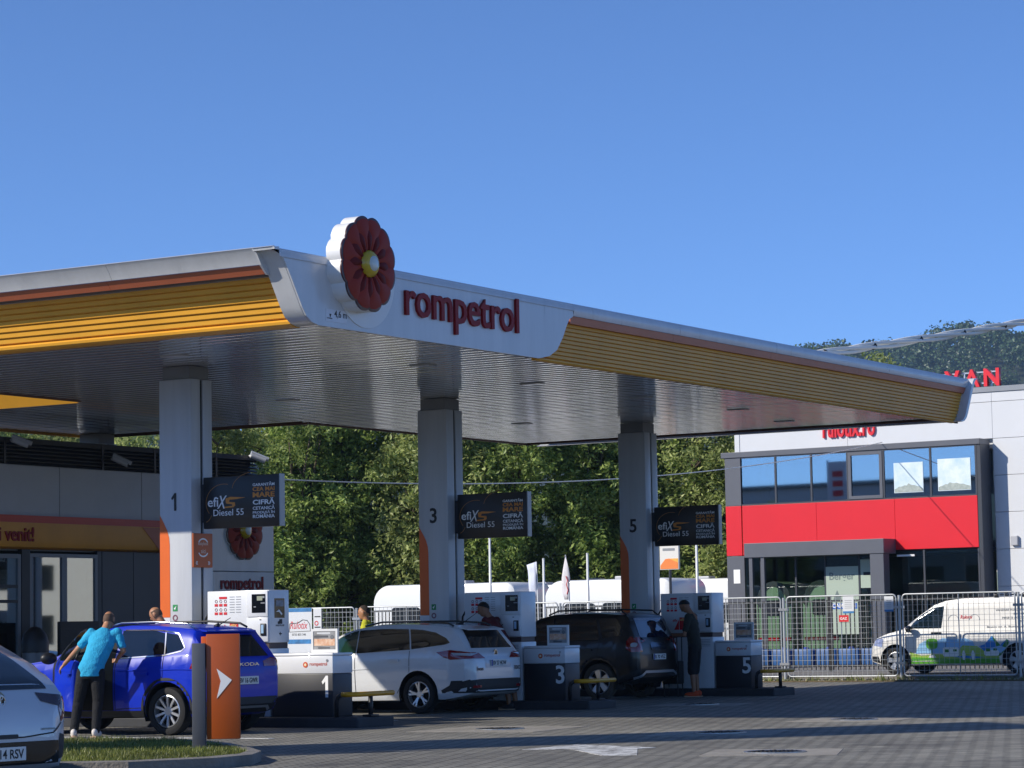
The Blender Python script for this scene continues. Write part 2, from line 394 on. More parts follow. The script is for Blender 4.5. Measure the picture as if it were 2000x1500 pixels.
# painted markings and concrete patches, each a thin sheet above the paving
def sheet(name, pts, z, m, **k):
    a = MB(); n = len(pts); a.prism(pts, z-.03, z, 'z'); return a.build(name, m, **k)
sheet('arrow_marking', [(25.05, 14.12), (25.22, 13.78), (26.55, 14.5), (26.85, 14.42), (27.35, 15.75), (26.1, 15.75), (26.33, 15.25)][::-1], .004, ROADPAINT, kind='structure')
sheet('lane_edge_line', [(28.22, 28.2), (28.36, 28.2), (28.36, 20.9), (28.22, 20.9)], .004, ROADPAINT, kind='structure')
sheet('lane_line', [(34.3, 26), (34.42, 26), (34.42, 23), (34.3, 23)], .004, ROADPAINT, kind='structure')
for i, (cx, cy, a, s) in enumerate(((26.05, 12.55, .35, .72), (31.4, 19.3, .1, .95), (30.6, 15.5, .25, .8), (35.0, 15.6, .1, .75), (41.5, 21.4, .2, .8))):
    c_, s_ = math.cos(a), math.sin(a)
    q = [(-s, -s), (s, -s*.95), (s*1.02, s), (-s*.96, s*1.03)]
    sheet('concrete_patch', [(cx+x*c_-y*s_, cy+x*s_+y*c_) for x, y in q], .004, CONC, kind='structure')
    mh = thing('manhole_cover', ['round iron manhole cover in the pale concrete patch nearest the lower right corner', 'iron manhole cover in the concrete patch in front of the first pump island', 'iron manhole cover in the concrete patch crossed by the long shadow band', 'iron manhole cover in the concrete patch at the edge of the canopy shadow', 'iron manhole cover lying in the canopy shadow before the third pump island'][i], 'manhole cover', (cx, cy, .004))
    b_ = MB(); b_.lathe([(.30, 0), (.30, .008), (.335, .012), (.335, 0)], 28, 'z'); b_.build('rim', STEEL, mh)
    b_ = MB(); b_.lathe([(0.001, 0), (.292, 0), (.292, .009), (0.001, .011)], 28, 'z')
    for u in range(-2, 3):
        for v in range(-2, 3):
            if u*u+v*v < 6: b_.box(u*.1-.03, u*.1+.03, v*.1-.012, v*.1+.012, .009, .016)
    b_.build('lid', mat('cast_iron', '3c3a38', .6, metal=.6, var=.3, vscale=9), mh)

# wooded hill far behind
def ridge(s):       # s in metres along the ridge, right to left in the picture
    return interp(s, [(-900, 95), (-300, 128), (-80, 148), (0, 143), (52, 158), (95, 148), (150, 145), (300, 120), (430, 103), (700, 108), (1200, 90)])
RD = Vector((-.53, .848, 0)).normalized(); RN = Vector((RD.y, -RD.x, 0)); R0 = Vector((1432, 515, 0))   # RN points away from the camera
if RN.dot(R0) < 0: RN = -RN
def hill_z(s, t):   # t: metres in front of (<0) or behind the ridge
    h = ridge(s) + 5*noise.noise((s*.02, t*.02, 1))
    return h*max(0, math.cos(min(1.57, abs(t)/520*1.57)))**1.3 - 2
hm = MB(); ss = list(range(-900, 1201, 30)); ts = list(range(-520, 521, 26))
hm.loft([[R0+RD*s+RN*t+Vector((0, 0, hill_z(s, t))) for t in ts] for s in ss], cap=False, closed=False)
hm.build('hill', mat('hill_soil', '2e3a26', .95, var=.4, vscale=.05), smooth=True, kind='structure')
fr = MB(); rnd2 = random.Random(11); random.seed(5)
for k in range(2500):
    s = rnd2.uniform(-150, 560); t = -rnd2.uniform(-10, 330)
    if 190 < s < 370 and t < -60: continue
    b0 = R0+RD*s+RN*t+Vector((0, 0, hill_z(s, t)))
    con = False; hgt = rnd2.uniform(7.5, 12)*(1.3 if t > -25 and rnd2.random() < .25 else 1); rw = hgt*rnd2.uniform(.38, .55)
    if con: rw *= .45; hgt *= 1.25
    lob = [(Vector((rnd2.uniform(-.5, .5)*rw, rnd2.uniform(-.5, .5)*rw, hgt*rnd2.uniform(.35, .8))), rw*rnd2.uniform(.45, .7)) for _ in range(5)]
    def pos():
        d = Vector((random.gauss(0, 1), random.gauss(0, 1), random.gauss(0, 1))).normalized()
        if con:
            u = random.random()**.6; rr_ = rw*(1-u)*random.uniform(.75, 1.05); a = random.uniform(0, 6.28)
            return b0+Vector((rr_*math.cos(a), rr_*math.sin(a), hgt*(.1+.95*u))), Vector((math.cos(a), math.sin(a), .4))
        c_, r_ = random.choice(lob)
        return b0+c_+Vector((d.x*r_, d.y*r_, d.z*r_*1.1)), d
    leaf_cloud(fr, 110, pos, 1.7, .5, .85)
fr.build('hill_forest', HILLLEAF, fix=False, label='dense dark green woodland covering the distant hill', cat='forest', kind='stuff')

# the dense row of trees behind the caravans
def tree_kind(i, H, leafm):
    random.seed(100+i); rt = obj('willow_tree' if leafm == LEAFA else 'poplar_tree', None); rt.empty_display_size = .3
    tk = MB(); lobes = []
    for s in range(3+i % 2):
        a = random.uniform(0, 6.28); lean = Vector((math.cos(a), math.sin(a), 0))*random.uniform(.3, .9)
        pts = [Vector((lean.x*.2*u*u*5, lean.y*.2*u*u*5, H*.92*u))+Vector((random.gauss(0, .08), random.gauss(0, .08), 0)) for u in (0, .12, .28, .45, .62, .8, 1)]
        tk.tube(pts, [.15, .12, .1, .08, .06, .04, .012], 7)
        for p in pts[2:]:
            for _ in range(3):
                a2 = random.uniform(0, 6.28); q = p+Vector((math.cos(a2)*random.uniform(.5, 1.25), math.sin(a2)*random.uniform(.5, 1.25), random.uniform(.1, .7)))
                tk.tube([p, p*.5+q*.5+Vector((0, 0, .1)), q], [.035, .022, .006], 5); lobes.append((q, random.uniform(.45, .85)))
    for _ in range(10): lobes.append((Vector((random.gauss(0, .8), random.gauss(0, .8), random.uniform(.4, H*.5))), random.uniform(.4, .75)))
    tk.build('trunk', BARK, rt, smooth=True)
    cr = MB(); clumps = []
    for c_, r_ in lobes:
        for _ in range(int(26*r_)):
            d = Vector((random.gauss(0, 1), random.gauss(0, 1), random.gauss(0, 1))).normalized()
            clumps.append((c_+Vector((d.x, d.y, d.z*1.15))*r_*random.uniform(.55, 1.1), d))
    def pos():
        c_, d = random.choice(clumps)
        return c_+Vector((random.gauss(0, .11), random.gauss(0, .11), random.gauss(0, .13))), d
    leaf_cloud(cr, 19000, pos, .18, .45, .45)
    cr.build('crown', leafm, rt, fix=False)
    return rt
protos = [tree_kind(i, h, m_) for i, (h, m_) in enumerate(((8.3, LEAFA), (9.0, LEAFA), (8.7, LEAFB), (9.4, LEAFB), (7.4, LEAFA)))]
a0, a1 = Vector((66.5, 72.5, .0)), Vector((88.5, 38.0, .0)); rowd = (a1-a0).normalized(); rown = Vector((-rowd.y, rowd.x, 0))
if rown.dot(a0) < 0: rown = -rown
used = set(); rnd3 = random.Random(21); idx = 0
for row, (off, step, ph) in enumerate(((0, 2.15, 0), (3.4, 2.7, 1.2))):
    s = ph
    while s < (a1-a0).length:
        k = rnd3.choice((0, 1, 4, 0, 1) if s < 19 else (2, 3, 1, 2, 3)); p = a0+rowd*(s+rnd3.uniform(-.5, .5))+rown*(off+rnd3.uniform(-.6, .6))
        o = protos[k] if k not in used else copy_tree(protos[k])
        used.add(k); o.location = p; o.rotation_euler = (0, 0, rnd3.uniform(0, 6.28))
        zs = interp(s, [(0, 1.08), (9, 1.0), (14, .88), (17, .93), (20, 1.0), (24, 1.06), (42, 1.08)])*rnd3.uniform(.95, 1.06)
        o.scale = (1.15, 1.15, zs)
        willow = k in (0, 1, 4)
        o['label'] = ('grey green bushy willow standing in the dense tree row behind the caravans' if willow else 'dark green leafy poplar standing in the dense tree row behind the caravans'); o['category'] = 'tree'
        o['group'] = 'willows in the tree row' if willow else 'poplars in the tree row'
        s += step
for k, p_ in enumerate(protos):
    if k not in used:
        for ch in list(p_.children): bpy.data.objects.remove(ch)
        bpy.data.objects.remove(p_)
# ================================================================== CANOPY
SZ = 5.46
CX0, CX1, CY0, CY1 = 28.55, 50.5, 20.3, 30.2        # soffit outline
LX0, LX1, LY1 = 35.44, 42.2, 35.45                   # link towards the shop
SOFFIT = mat('soffit_slat_metal', 'e8eaec', .09, metal=.7, var=.06, vscale=.7, rvar=.04)
ROOFM = mat('roof_membrane', '8d9094', .7, var=.2, vscale=1)
can = thing('station_canopy', 'large petrol station canopy with white fascia, yellow slatted edges and three numbered front columns', 'canopy', (0, 0, 0))
# curved end profile of the left fascia (X, z), from the top edge down to the soffit
PRF = [(27.57, 6.37), (27.68, 6.35), (27.76, 6.29), (27.87, 6.14), (27.98, 5.98), (28.09, 5.81), (28.2, 5.64), (28.29, 5.53), (28.42, 5.455), (28.57, 5.425)]
PRR = [(52.0-(x-27.57)*.95, z) for x, z in PRF]
# roof deck
rf = MB(); rf.box(28.0, 51.4, CY0+.25, CY1+.4, 6.05, 6.2); rf.box(LX0-.4, LX1+.4, CY1+.41, LY1, 6.05, 6.19); rf.build('roof_deck', ROOFM, can)
# soffit slats: one object each, run along Y
sl_cache = {}
pitch = .29; x = CX0+.03; first = True
bk = MB(); bk.box(CX0, CX1, CY0+.19, CY1, SZ+.05, SZ+.09); bk.box(LX0, LX1, CY1+.001, LY1, SZ+.05, SZ+.09); bk.build('soffit_backing', mat('soffit_void', '1c1d1f', .8), can)
while x+pitch < CX1:
    ye = LY1 if (x > LX0 and x+pitch < LX1) else CY1
    L_ = round(ye-CY0-.22, 2)
    if L_ not in sl_cache:
        a = MB(); pr = [(0, .045), (.004, .010), (.02, .002), (.075, -.0015), (.1375, -.003), (.2, -.0015), (.255, .002), (.271, .010), (.275, .045)]
        a.loft([[(px_, y_, z_) for px_, z_ in pr] for y_ in (0, L_)], cap=True); sl_cache[L_] = a.mesh('soffit_slat', SOFFIT, smooth=40)
    o = obj('soffit_slat', sl_cache[L_], can, loc=(x, CY0+.2, SZ+random.uniform(-.0015, .0015))); o.rotation_euler = (0, random.uniform(-.004, .004), 0)
    x += pitch
# edge trim of the soffit at the back and the right
for q in ((CX1-.02, CX1+.04, CY0+.19, CY1+.04, SZ-.03, SZ+.14), (LX1+.041, CX1-.021, CY1, CY1+.05, SZ-.03, SZ+.14), (LX1-.02, LX1+.04, CY1, LY1, SZ-.03, SZ+.14), (CX0+.3, LX0-.001, CY1, CY1+.05, SZ-.028, SZ+.14)):
    a = MB(); a.box(*q); a.build('soffit_edge_trim', mat('brown_trim', '6a4a3a', .5), can)
a = MB(); a.box(LX0, LX1+.04, LY1+.001, LY1+.05, SZ-.05, SZ+.3); a.build('link_edge_trim', YELLOW, can)
# ---- left fascia: white brim, copper strip, yellow slats, white border at the corner
WH = WHITE_ALU
def left_strip(name, pts, y0, y1, m, depth=.05, smooth=35):
    a = MB(); inner = [(x_+depth, z_+depth*.35) for x_, z_ in pts][::-1]
    a.prism(pts+inner, y0, y1, 'y'); return a.build(name, m, can, smooth=smooth)
FY1 = CY1+.6
for k in range(4):
    y0 = 20.617 if k == 0 else 20.75+(k)*2.6-.25; y1 = 20.75+(k+1)*2.6-.256
    left_strip('brim_panel', [(27.58, 6.374), (27.63, 6.335), (27.74, 6.172)], y0, min(y1, FY1), WH)
for k in range(4):
    y0 = 20.62+k*2.6; left_strip('copper_strip', [(27.77, 6.168), (27.86, 6.06)], y0, min(y0+2.596, FY1), COPPER, .22)
n_sl = 7; sx0, sz0, sx1, sz1 = 28.08, 6.062, 28.42, 5.525
for k in range(n_sl):
    t0, t1 = k/n_sl, (k+1)/n_sl
    xa, za = sx0+(sx1-sx0)*t0, sz0+(sz1-sz0)*t0; xb, zb = sx0+(sx1-sx0)*t1, sz0+(sz1-sz0)*t1
    # each slat: a broad face that leans out at its foot and a shallow undercut below it
    left_strip('yellow_slat', [(xa+.004, za-.001), (xa-.004, za-.010), (xa+.012, zb+.014), (xb+.010, zb+.001)], 20.62, FY1, YELLOW, .05, 20)
left_strip('yellow_edge_roll', [(28.425, 5.522), (28.40, 5.49), (28.415, 5.455), (28.46, 5.43), (28.6, 5.418)], 20.62, FY1, YELLOW, .05)
# white curved border between left and front fascia
bd = MB(); pin = [(x_+.06, z_+.02) for x_, z_ in PRF][::-1]
bd.prism(PRF+pin, 20.30, 20.615, 'y'); bd.build('corner_border', WH, can, smooth=30)
a = MB(); a.prism([(27.60, 6.335), (27.585, 6.365), (27.70, 6.378), (27.70, 6.335)], 20.262, 20.617, 'y'); a.build('corner_cap', WH, can)
a = MB(); a.prism([(27.585, 6.37), (27.63, 6.333), (27.74, 6.17), (27.87, 6.055), (27.96, 6.055), (27.72, 6.37)], 20.585, 20.616, 'y'); a.build('brim_end', WH, can)
# ---- front fascia: white sign panel with curved ends
BND = [(34.3, 5.43), (34.61, 5.49), (34.84, 5.6), (35.01, 5.79), (35.17, 6.03), (35.24, 6.11), (35.36, 6.165)]
fp = [(27.58, 6.335)]+[(a_+.004, b_) for a_, b_ in PRF[1:]]+BND+[(35.36, 6.335)]
a = MB(); a.prism(fp[::-1], 20.27, 20.298, 'y'); a.build('sign_panel', WH, can)
# rounded top roll along the whole front
a = MB(); rl = [(20.272, 6.17), (20.255, 6.25), (20.262, 6.32), (20.30, 6.365), (20.36, 6.38), (20.5, 6.38), (20.5, 6.17)]
for x0, x1 in ((27.70, 35.36), (35.366, 38.9), (38.906, 43.2), (43.206, 47.6), (47.606, 51.93)):
    b_ = MB(); b_.prism([(p[0]-.0 if p[0] > 20.28 else p[0], p[1]+(.17 if x1 == 35.36 and p[1] < 6.2 else 0)) for p in rl], x0, x1, 'x'); b_.build('front_brim', WH, can, smooth=35)
for x0, x1 in ((35.3, 38.7), (38.706, 42.4), (42.406, 46.2), (46.206, 51.85)):
    b_ = MB(); b_.prism([(20.285, 6.167), (20.30, 6.05), (20.36, 6.05), (20.36, 6.167)], x0, x1, 'x'); b_.build('copper_strip', COPPER, can)
for k in range(9):
    z1 = 6.05-k*.0645; z0 = z1-.0645
    x0 = interp(-(z0+z1)/2, [(-6.11, 35.2), (-6.03, 35.13), (-5.79, 34.97), (-5.6, 34.8), (-5.49, 34.57), (-5.43, 34.3)])-.05; x1 = 52.0-(6.37-(z0+z1)/2)*.98
    b_ = MB(); b_.prism([(20.42, z1), (20.35, z1-.004), (20.336, z0+.012), (20.36, z0+.001), (20.42, z0+.001)], x0, x1, 'x'); b_.build('yellow_slat', YELLOW, can)
b_ = MB(); b_.prism([(20.36, 5.47), (20.325, 5.452), (20.318, 5.43), (20.335, 5.41), (20.40, 5.405), (20.42, 5.47)], 34.3, 51.05, 'x'); b_.build('yellow_edge_roll', YELLOW, can, smooth=30)
b_ = MB(); b_.box(34.4, 51.5, 20.43, 20.47, 5.43, 6.2); b_.build('fascia_backing', mat('fascia_void', '3a2a12', .8), can)
# right end cap
a = MB(); pr2 = [(x_-.10, z_+.01) for x_, z_ in PRR]; a.prism(PRR+pr2[::-1], 20.16, CY1+.03, 'y'); a.build('end_cap', WH, can, smooth=30)
# link side fascia seen lit beyond the back edge of the main canopy
a = MB(); a.prism([(LX0-.02, 5.42), (LX0-.5, 6.1), (LX0-.44, 6.1), (LX0+.03, 5.45)], CY1+.06, LY1, 'y'); a.build('link_fascia', YELLOW, can)
a = MB(); a.prism([(LX0-.5, 6.105), (LX0-.56, 6.35), (LX0-.4, 6.35), (LX0-.44, 6.105)], CY1+.06, LY1, 'y'); a.build('link_brim', WH, can)
# clear height sticker
a = MB(); a.box(28.74, 29.23, 20.265, 20.269, 5.50, 5.665); a.build('height_sticker', mat('sticker_white', 'dfe3ea', .4), can)
text('4,6 m', INK, (28.93, 20.2625, 5.55), '-Y', width=.29, parent=can, bold=.008, ext=.001)
a = MB(); a.box(28.76, 28.88, 20.2615, 20.264, 5.535, 5.547); a.prism([(28.83, 5.55), (28.815, 5.60), (28.86, 5.60)], 20.2615, 20.264, 'y'); a.build('height_mark', INK, can)
# ---- sign lettering
text('rompetrol', LETRED, (30.62, 20.255, 5.585), '-Y', width=3.05, height=.68, parent=can, bold=.010, ext=.028, name='sign_lettering')
# ---- flower emblem
PET = [mat('petal_dark', '66100b', .5, spec=.12), mat('petal_orange', '96280e', .45, spec=.15)]
def flower(parent, cx, cz, Y, Rr, depth, back=True, name='flower_emblem'):
    """scalloped drum with petals in two rings and a domed centre; faces -Y"""
    def rim(t, r): return r*(1-.075*(1-abs(math.cos(6*t))**.75))
    N = 144; ring = lambda r, y: [(cx+rim(2*math.pi*k/N, r)*math.cos(2*math.pi*k/N+.26), y, cz+rim(2*math.pi*k/N, r)*math.sin(2*math.pi*k/N+.26)) for k in range(N)]
    a = MB(); a.loft([ring(Rr, Y+depth), ring(Rr, Y+.02)], 0); em = a.build(name, WHITE, parent, smooth=40)
    a = MB(); a.loft([ring(Rr*1.0, Y+.025), ring(Rr*1.005, Y), ring(Rr*.955, Y-.005)]); a.build('outline', LETRED if False else mat('petal_rim', '3c0d0c', .3), em, smooth=40)
    for k in range(12):
        t = 2*math.pi*k/12+.26; d = Vector((math.cos(t), 0, math.sin(t))); s_ = Vector((-math.sin(t), 0, math.cos(t)))
        def petal(r0, r1, wd, lift, mi, nm):
            p = MB(); rows = []
            for u in (0, .12, .3, .5, .7, .85, .95, 1):
                r_ = r0+(r1-r0)*u; wv = wd*(math.sin(math.pi*min(.999, .12+.5*u))**.8 if u < .75 else math.sin(math.pi*.495)**.8*math.sqrt(max(0, 1-((u-.75)/.25)**2))*.98+.02)*r_/r1
                rows.append([Vector((cx, Y-.008-lift*math.sin(math.pi*min(1, .15+.85*u))*(1-v*v)*1.0, cz))+d*r_+s_*(wv*v) for v in (-1, -.6, -.2, .2, .6, 1)])
            p.loft(rows, 0, cap=False, closed=False); p.build(nm, PET[mi], em, smooth=True)
        petal(Rr*.30, Rr*.95, Rr*.295, .022, 1, 'petal')
        t += math.pi/12; d = Vector((math.cos(t), 0, math.sin(t))); s_ = Vector((-math.sin(t), 0, math.cos(t)))
        petal(Rr*.26, Rr*.72, Rr*.2, .032, 0, 'inner_petal')
    a = MB(); a.lathe([(.001, -.10), (Rr*.1, -.098), (Rr*.2, -.085), (Rr*.27, -.05), (Rr*.29, 0)], 28, 'y', (cx, Y, cz)); a.build('flower_centre', mat('flower_yellow', 'c8a81c', .25, coat=.6), em, smooth=True)
    a = MB(); a.lathe([(.001, -.112), (Rr*.09, -.109), (Rr*.15, -.098), (Rr*.165, -.085)], 24, 'y', (cx, Y, cz)); a.build('flower_tip', mat('flower_pale', 'c9cfc6', .25, coat=.6), em, smooth=True)
    return em
flower(can, 29.40, 6.31, 20.02, .655, .25)
a = MB(); a.lathe([(.001, -.012), (.72, -.012), (.72, 0), (.001, 0)], 48, 'y', (29.66, 20.268, 6.2))
bm_ = bmesh.new(); me_ = a.mesh('backing_disc', WHITE); bm_.from_mesh(me_)
bmesh.ops.bisect_plane(bm_, geom=bm_.verts[:]+bm_.edges[:]+bm_.faces[:], plane_co=(0, 0, 6.33), plane_no=(0, 0, 1), clear_outer=True); bm_.to_mesh(me_); bm_.free()
obj('backing_disc', me_, can)
# soffit lights: slim recessed fittings
for x_, y_ in ((30.6, 24.3), (34.2, 22.3), (34.2, 26.8), (38, 22.6), (41.6, 22.5), (41.6, 27), (45.3, 22.4), (48.6, 23), (45.3, 27.2), (37.8, 27.5), (30.9, 28.2)):
    lt = MB(); lt.bbox(x_-.1, x_+.1, y_-.2, y_+.2, SZ-.018, SZ+.03, .012); l_ = lt.build('soffit_light', mat('light_housing', 'a9adb0', .4), can)
    lt = MB(); lt.box(x_-.07, x_+.07, y_-.17, y_+.17, SZ-.021, SZ-.0185); lt.build('lens', mat('light_lens', 'dfe3e6', .2), l_)
# ---- columns
def numeral(num, m_, at, h, parent, name):
    if num != '1': return text(num, m_, at, '-X', height=h, parent=parent, bold=.02, ext=.001, align='c', name=name)
    x_, y_, z_ = at; w_ = h*.2
    q = [(-.1, 0), (.06, 0), (.06, 1), (-.06, 1), (-.3, .72), (-.24, .6), (-.1, .74)]
    a = MB(); a.prism([(y_-u*h, z_+v*h) for u, v in q], x_-.001, x_+.001, 'x'); return a.build(name, m_, parent)
def column(x0, y0, num):
    c = MB(); c.bbox(x0, x0+.235, y0, y0+.61, .15, 5.25, .012); c.bbox(x0+.305, x0+.53, y0+.004, y0+.606, .15, 5.25, .012)
    co = c.build('column', COLGREY, can, smooth=30)
    a = MB(); a.box(x0+.236, x0+.304, y0+.03, y0+.58, .15, 5.245); a.build('column_groove', BLACKPL, co)
    a = MB(); a.box(x0+.03, x0+.50, y0+.05, y0+.56, 5.251, SZ-.01); a.build('column_neck', mat('column_neck_grey', '85888a', .5, var=.1), co)
    if num:
        Y1 = y0+.612
        pts = [(Y1-.008, 3.19), (Y1-.09, 3.06), (Y1-.15, 2.95), (Y1-.185, 2.84), (Y1-.195, 2.72), (Y1-.198, 1.64), (Y1-.008, 1.64)]
        a = MB(); a.prism(pts, x0-.004, x0-.001, 'x'); a.build('orange_flash', ORANGE, co)
        a = MB(); a.prism([(Y1-.008, 1.632), (Y1-.198, 1.632), (Y1-.198, 1.2), (Y1-.008, 1.2)], x0-.004, x0-.001, 'x'); a.build('notice_panel', mat('notice', 'd9dbe0', .4), co)
        numeral(num, INK, (x0-.006, y0+.30, 3.25), .27, co, 'column_number')
        a = MB(); a.prism([(y0+.365, 1.73), (y0+.275, 1.73), (y0+.275, 1.83), (y0+.365, 1.83)], x0-.004, x0-.001, 'x'); s_ = a.build('safety_sign', GREENINK, co)
        a = MB(); a.prism([(y0+.345, 1.775), (y0+.32, 1.75), (y0+.295, 1.815), (y0+.32, 1.79)], x0-.006, x0-.0042, 'x'); a.build('pictogram', WHITEINK, s_)
        a = MB(); a.lathe([(.028, -.003), (.05, -.003), (.05, 0), (.028, 0)], 20, 'x', (x0-.001, y0+.32, 1.63)); a.build('prohibition_ring', mat('ring_purple', '7a4a5c', .5), co)
    return co
for x0, y0, num in ((31.8, 24.95, '1'), (39.25, 25.12, '3'), (46.7, 25.19, '5')): column(x0, y0, num)
column(41.35, 34.75, None)
# ================================================================== PUMP ISLANDS
PUMPW = mat('pump_white', 'e2e4e6', .32, var=.05, vscale=2, coat=.3)
CABD = mat('cabinet_anthracite', '2b2d33', .45, var=.12, vscale=2)
YBAR = mat('yellow_guard_paint', 'e0a012', .45, var=.15, vscale=6)
POSTER = mat('poster_grey', 'a9abac', .4, var=.3, vscale=5, col2='7d7a78')
FOODA = mat('poster_food_orange', 'cf8a5c', .4, var=.6, vscale=14, col2='e8c9ae')
ISLK = mat('island_kerb_dark', '34363b', .7, var=.3, vscale=4)
SIGNB = mat('sign_black_film', '16171a', .35, var=.05)
where = {'1': 'nearest island behind the blue car', '3': 'middle island behind the white estate car', '5': 'far island beside the man in shorts'}
nth = {'1': 'first, nearest the blue car', '3': 'second, by the black off-roader', '5': 'third, farthest right'}
def sx(o, x0, y0, y1, z0, z1, m_, parent, name, proud=.003, th=.002, **k):
    """flat print on a face that looks towards -X at x0, from y1 (left) to y0 (right)"""
    a = MB(); a.box(x0-proud-th, x0-proud, y0, y1, z0, z1); return a.build(name, m_, parent, **k)
def dispenser(X, Y0, Y1, num):
    d = thing('fuel_dispenser', f'white fuel dispenser on the {where[num]}', 'fuel pump', (0, 0, 0), group='fuel dispensers')
    X1 = X+.51; yk = Y0+.40
    a = MB(); a.bbox(X+.012, X1, Y0, Y1, 1.235, 2.015, .014); bo = a.build('upper_body', PUMPW, d, smooth=30)
    a = MB(); a.box(X+.03, X1-.03, Y0+.02, Y1-.02, 1.15, 1.234); a.build('nozzle_gap', mat('pump_gap', '4a3c3a', .5), d)
    a = MB(); a.bbox(X+.008, X1-.002, Y0+.002, Y1-.002, .15, 1.149, .012); lo = a.build('lower_body', PUMPW, d, smooth=30)
    a = MB(); a.bbox(X-.012, X+.011, Y0+.012, yk, 1.62, 2.005, .008); a.build('display_door', PUMPW, d, smooth=30)
    a = MB(); a.bbox(X-.012, X+.011, Y0+.012, yk, 1.25, 1.61, .008); pd = a.build('service_door', PUMPW, d, smooth=30)
    di = sx(0, X-.012, Y0+.05, Y0+.30, 1.68, 1.955, BLACKGL, d, 'display')
    sx(0, X-.017, Y0+.10, Y0+.20, 1.86, 1.925, mat('lcd', '9aa08c', .3), di, 'lcd')
    for (u0, u1, v0, v1) in ((.06, .10, 1.895, 1.925), (.055, .13, 1.815, 1.83), (.22, .26, 1.76, 1.775)): sx(0, X-.0172, Y0+u0, Y0+u1, v0, v1, GREYINK, di, 'legend')
    a = MB(); a.bbox(X-.03, X-.0121, Y0+.04, Y0+.14, 1.34, 1.52, .01); rd = a.build('card_reader', BLACKPL, d, smooth=30)
    sx(0, X-.03, Y0+.075, Y0+.12, 1.375, 1.50, mat('reader_screen', '9fc0dc', .15), rd, 'reader_screen')
    a = MB(); a.box(X-.018, X-.0122, Y0+.13, Y0+.16, 1.57, 1.582); a.build('lock', BLACKPL, d)
    for v in (1.31, 1.37, 1.44): sx(0, X-.012, yk-.045, yk-.02, v, v+.018, INK, pd, 'button')
    # notice sheet: red pictogram grid
    for r_ in range(2):
        for c_ in range(3):
            y_ = Y1-.14-c_*.085; z_ = 1.89-r_*.125
            a = MB(); a.lathe([(.016, -.002), (.026, -.002), (.026, 0), (.016, 0)], 12, 'x', (X+.0105, y_-.03, z_-.03)); a.build('notice_ring', mat('notice_ink', '8a6a70', .5), bo)
            sx(0, X+.012, y_-.06, y_, z_-.105, z_-.066, REDINK, bo, 'notice_bar')
    sx(0, X+.012, Y1-.37, Y1-.225, 1.895, 1.93, REDINK, bo, 'notice_title')
    for c_ in range(2):
        for r_ in range(7): sx(0, X+.012, Y1-.51-c_*.12, Y1-.42-c_*.12, 1.92-r_*.038, 1.928-r_*.038, GREYINK, bo, 'notice_text')
    # fuel grade stripes and the number
    def quad(p, m_, nm):
        a = MB(); a.prism(p, X+.007, X+.0095, 'x'); a.build(nm, m_, bo)
    quad([(Y1-.42, 1.54), (Y1-.58, 1.54), (Y1-.58, 1.36), (Y1-.50, 1.30), (Y1-.42, 1.30)], REDINK, 'grade_panel')
    quad([(Y1-.405, 1.50), (Y1-.405, 1.30), (Y1-.30, 1.30)], REDINK, 'grade_panel')
    text('efix', REDINK, (X+.006, Y1-.27, 1.46), '-X', width=.11, parent=bo, bold=.02, ext=.001, shear=.25)
    text('efix', mat('pale_yellow_ink', 'f0c070', .5), (X+.005, Y1-.435, 1.475), '-X', width=.12, parent=bo, bold=.02, ext=.001, shear=.25)
    sx(0, X+.012, Y0+.53, Y0+.545, 1.30, 1.39, REDINK, bo, 'grade_mark')
    # narrow end: screens and truck symbol
    def sy(x0, x1, z0, z1, m_, nm, par=bo, yy=Y0-.004):
        a = MB(); a.box(x0, x1, yy, yy+.003, z0, z1); return a.build(nm, m_, par)
    if num == '1':
        es = sy(X+.14, X+.39, 1.60, 1.89, BLACKGL, 'end_screen')
        sy(X+.17, X+.36, 1.77, 1.865, mat('screen_photo', '8a97a8', .3, var=.6, vscale=20), 'screen_picture', es, Y0-.008)
        a = MB(); a.prism([(X+.17, 1.69), (X+.25, 1.725), (X+.33, 1.66), (X+.31, 1.64), (X+.25, 1.69)], Y0-.008, Y0-.0045, 'y'); a.build('nozzle_picture', WHITEINK, es)
        a = MB(); a.prism([(X+.22, 1.51), (X+.22, 1.54), (X+.26, 1.56), (X+.26, 1.58), (X+.33, 1.58), (X+.33, 1.51)], Y0-.004, Y0-.001, 'y'); a.build('truck_symbol', INK, bo)
        text('HIGH FLOW', INK, (X+.17, Y0-.003, 1.475), '-Y', width=.21, parent=bo, ext=.001)
        a = MB(); a.prism([(X+.25, 1.365), (X+.285, 1.395), (X+.285, 1.372), (X+.32, 1.372), (X+.32, 1.358), (X+.285, 1.358), (X+.285, 1.335)], Y0-.004, Y0-.001, 'y'); a.build('arrow_symbol', INK, bo)
    for v in range(5): sx(0, X+.008, Y0+.06, Y0+.3, 1.09-v*.03, 1.098-v*.03, GREYINK, lo, 'maker_plate')
    # hoses hanging at the far end and nozzle boots
    hs = MB()
    for k in range(3):
        x_ = X+.1+k*.15; hs.tube([(x_, Y1+.01, 1.75), (x_, Y1+.10, 1.6), (x_, Y1+.13, 1.1), (x_, Y1+.07, .5), (x_, Y1+.05, .7), (x_, Y1+.02, 1.2)], .018, 8)
    for k in range(3):
        a = MB(); x_ = X+.1+k*.15; a.tube([(x_, Y1-.004, 1.75), (x_, Y1+.10, 1.6), (x_, Y1+.13, 1.1), (x_, Y1+.07, .5), (x_, Y1+.05, .7), (x_, Y1-.002, 1.2)], .018, 8); a.build('hose', RUBBER, d, smooth=True)
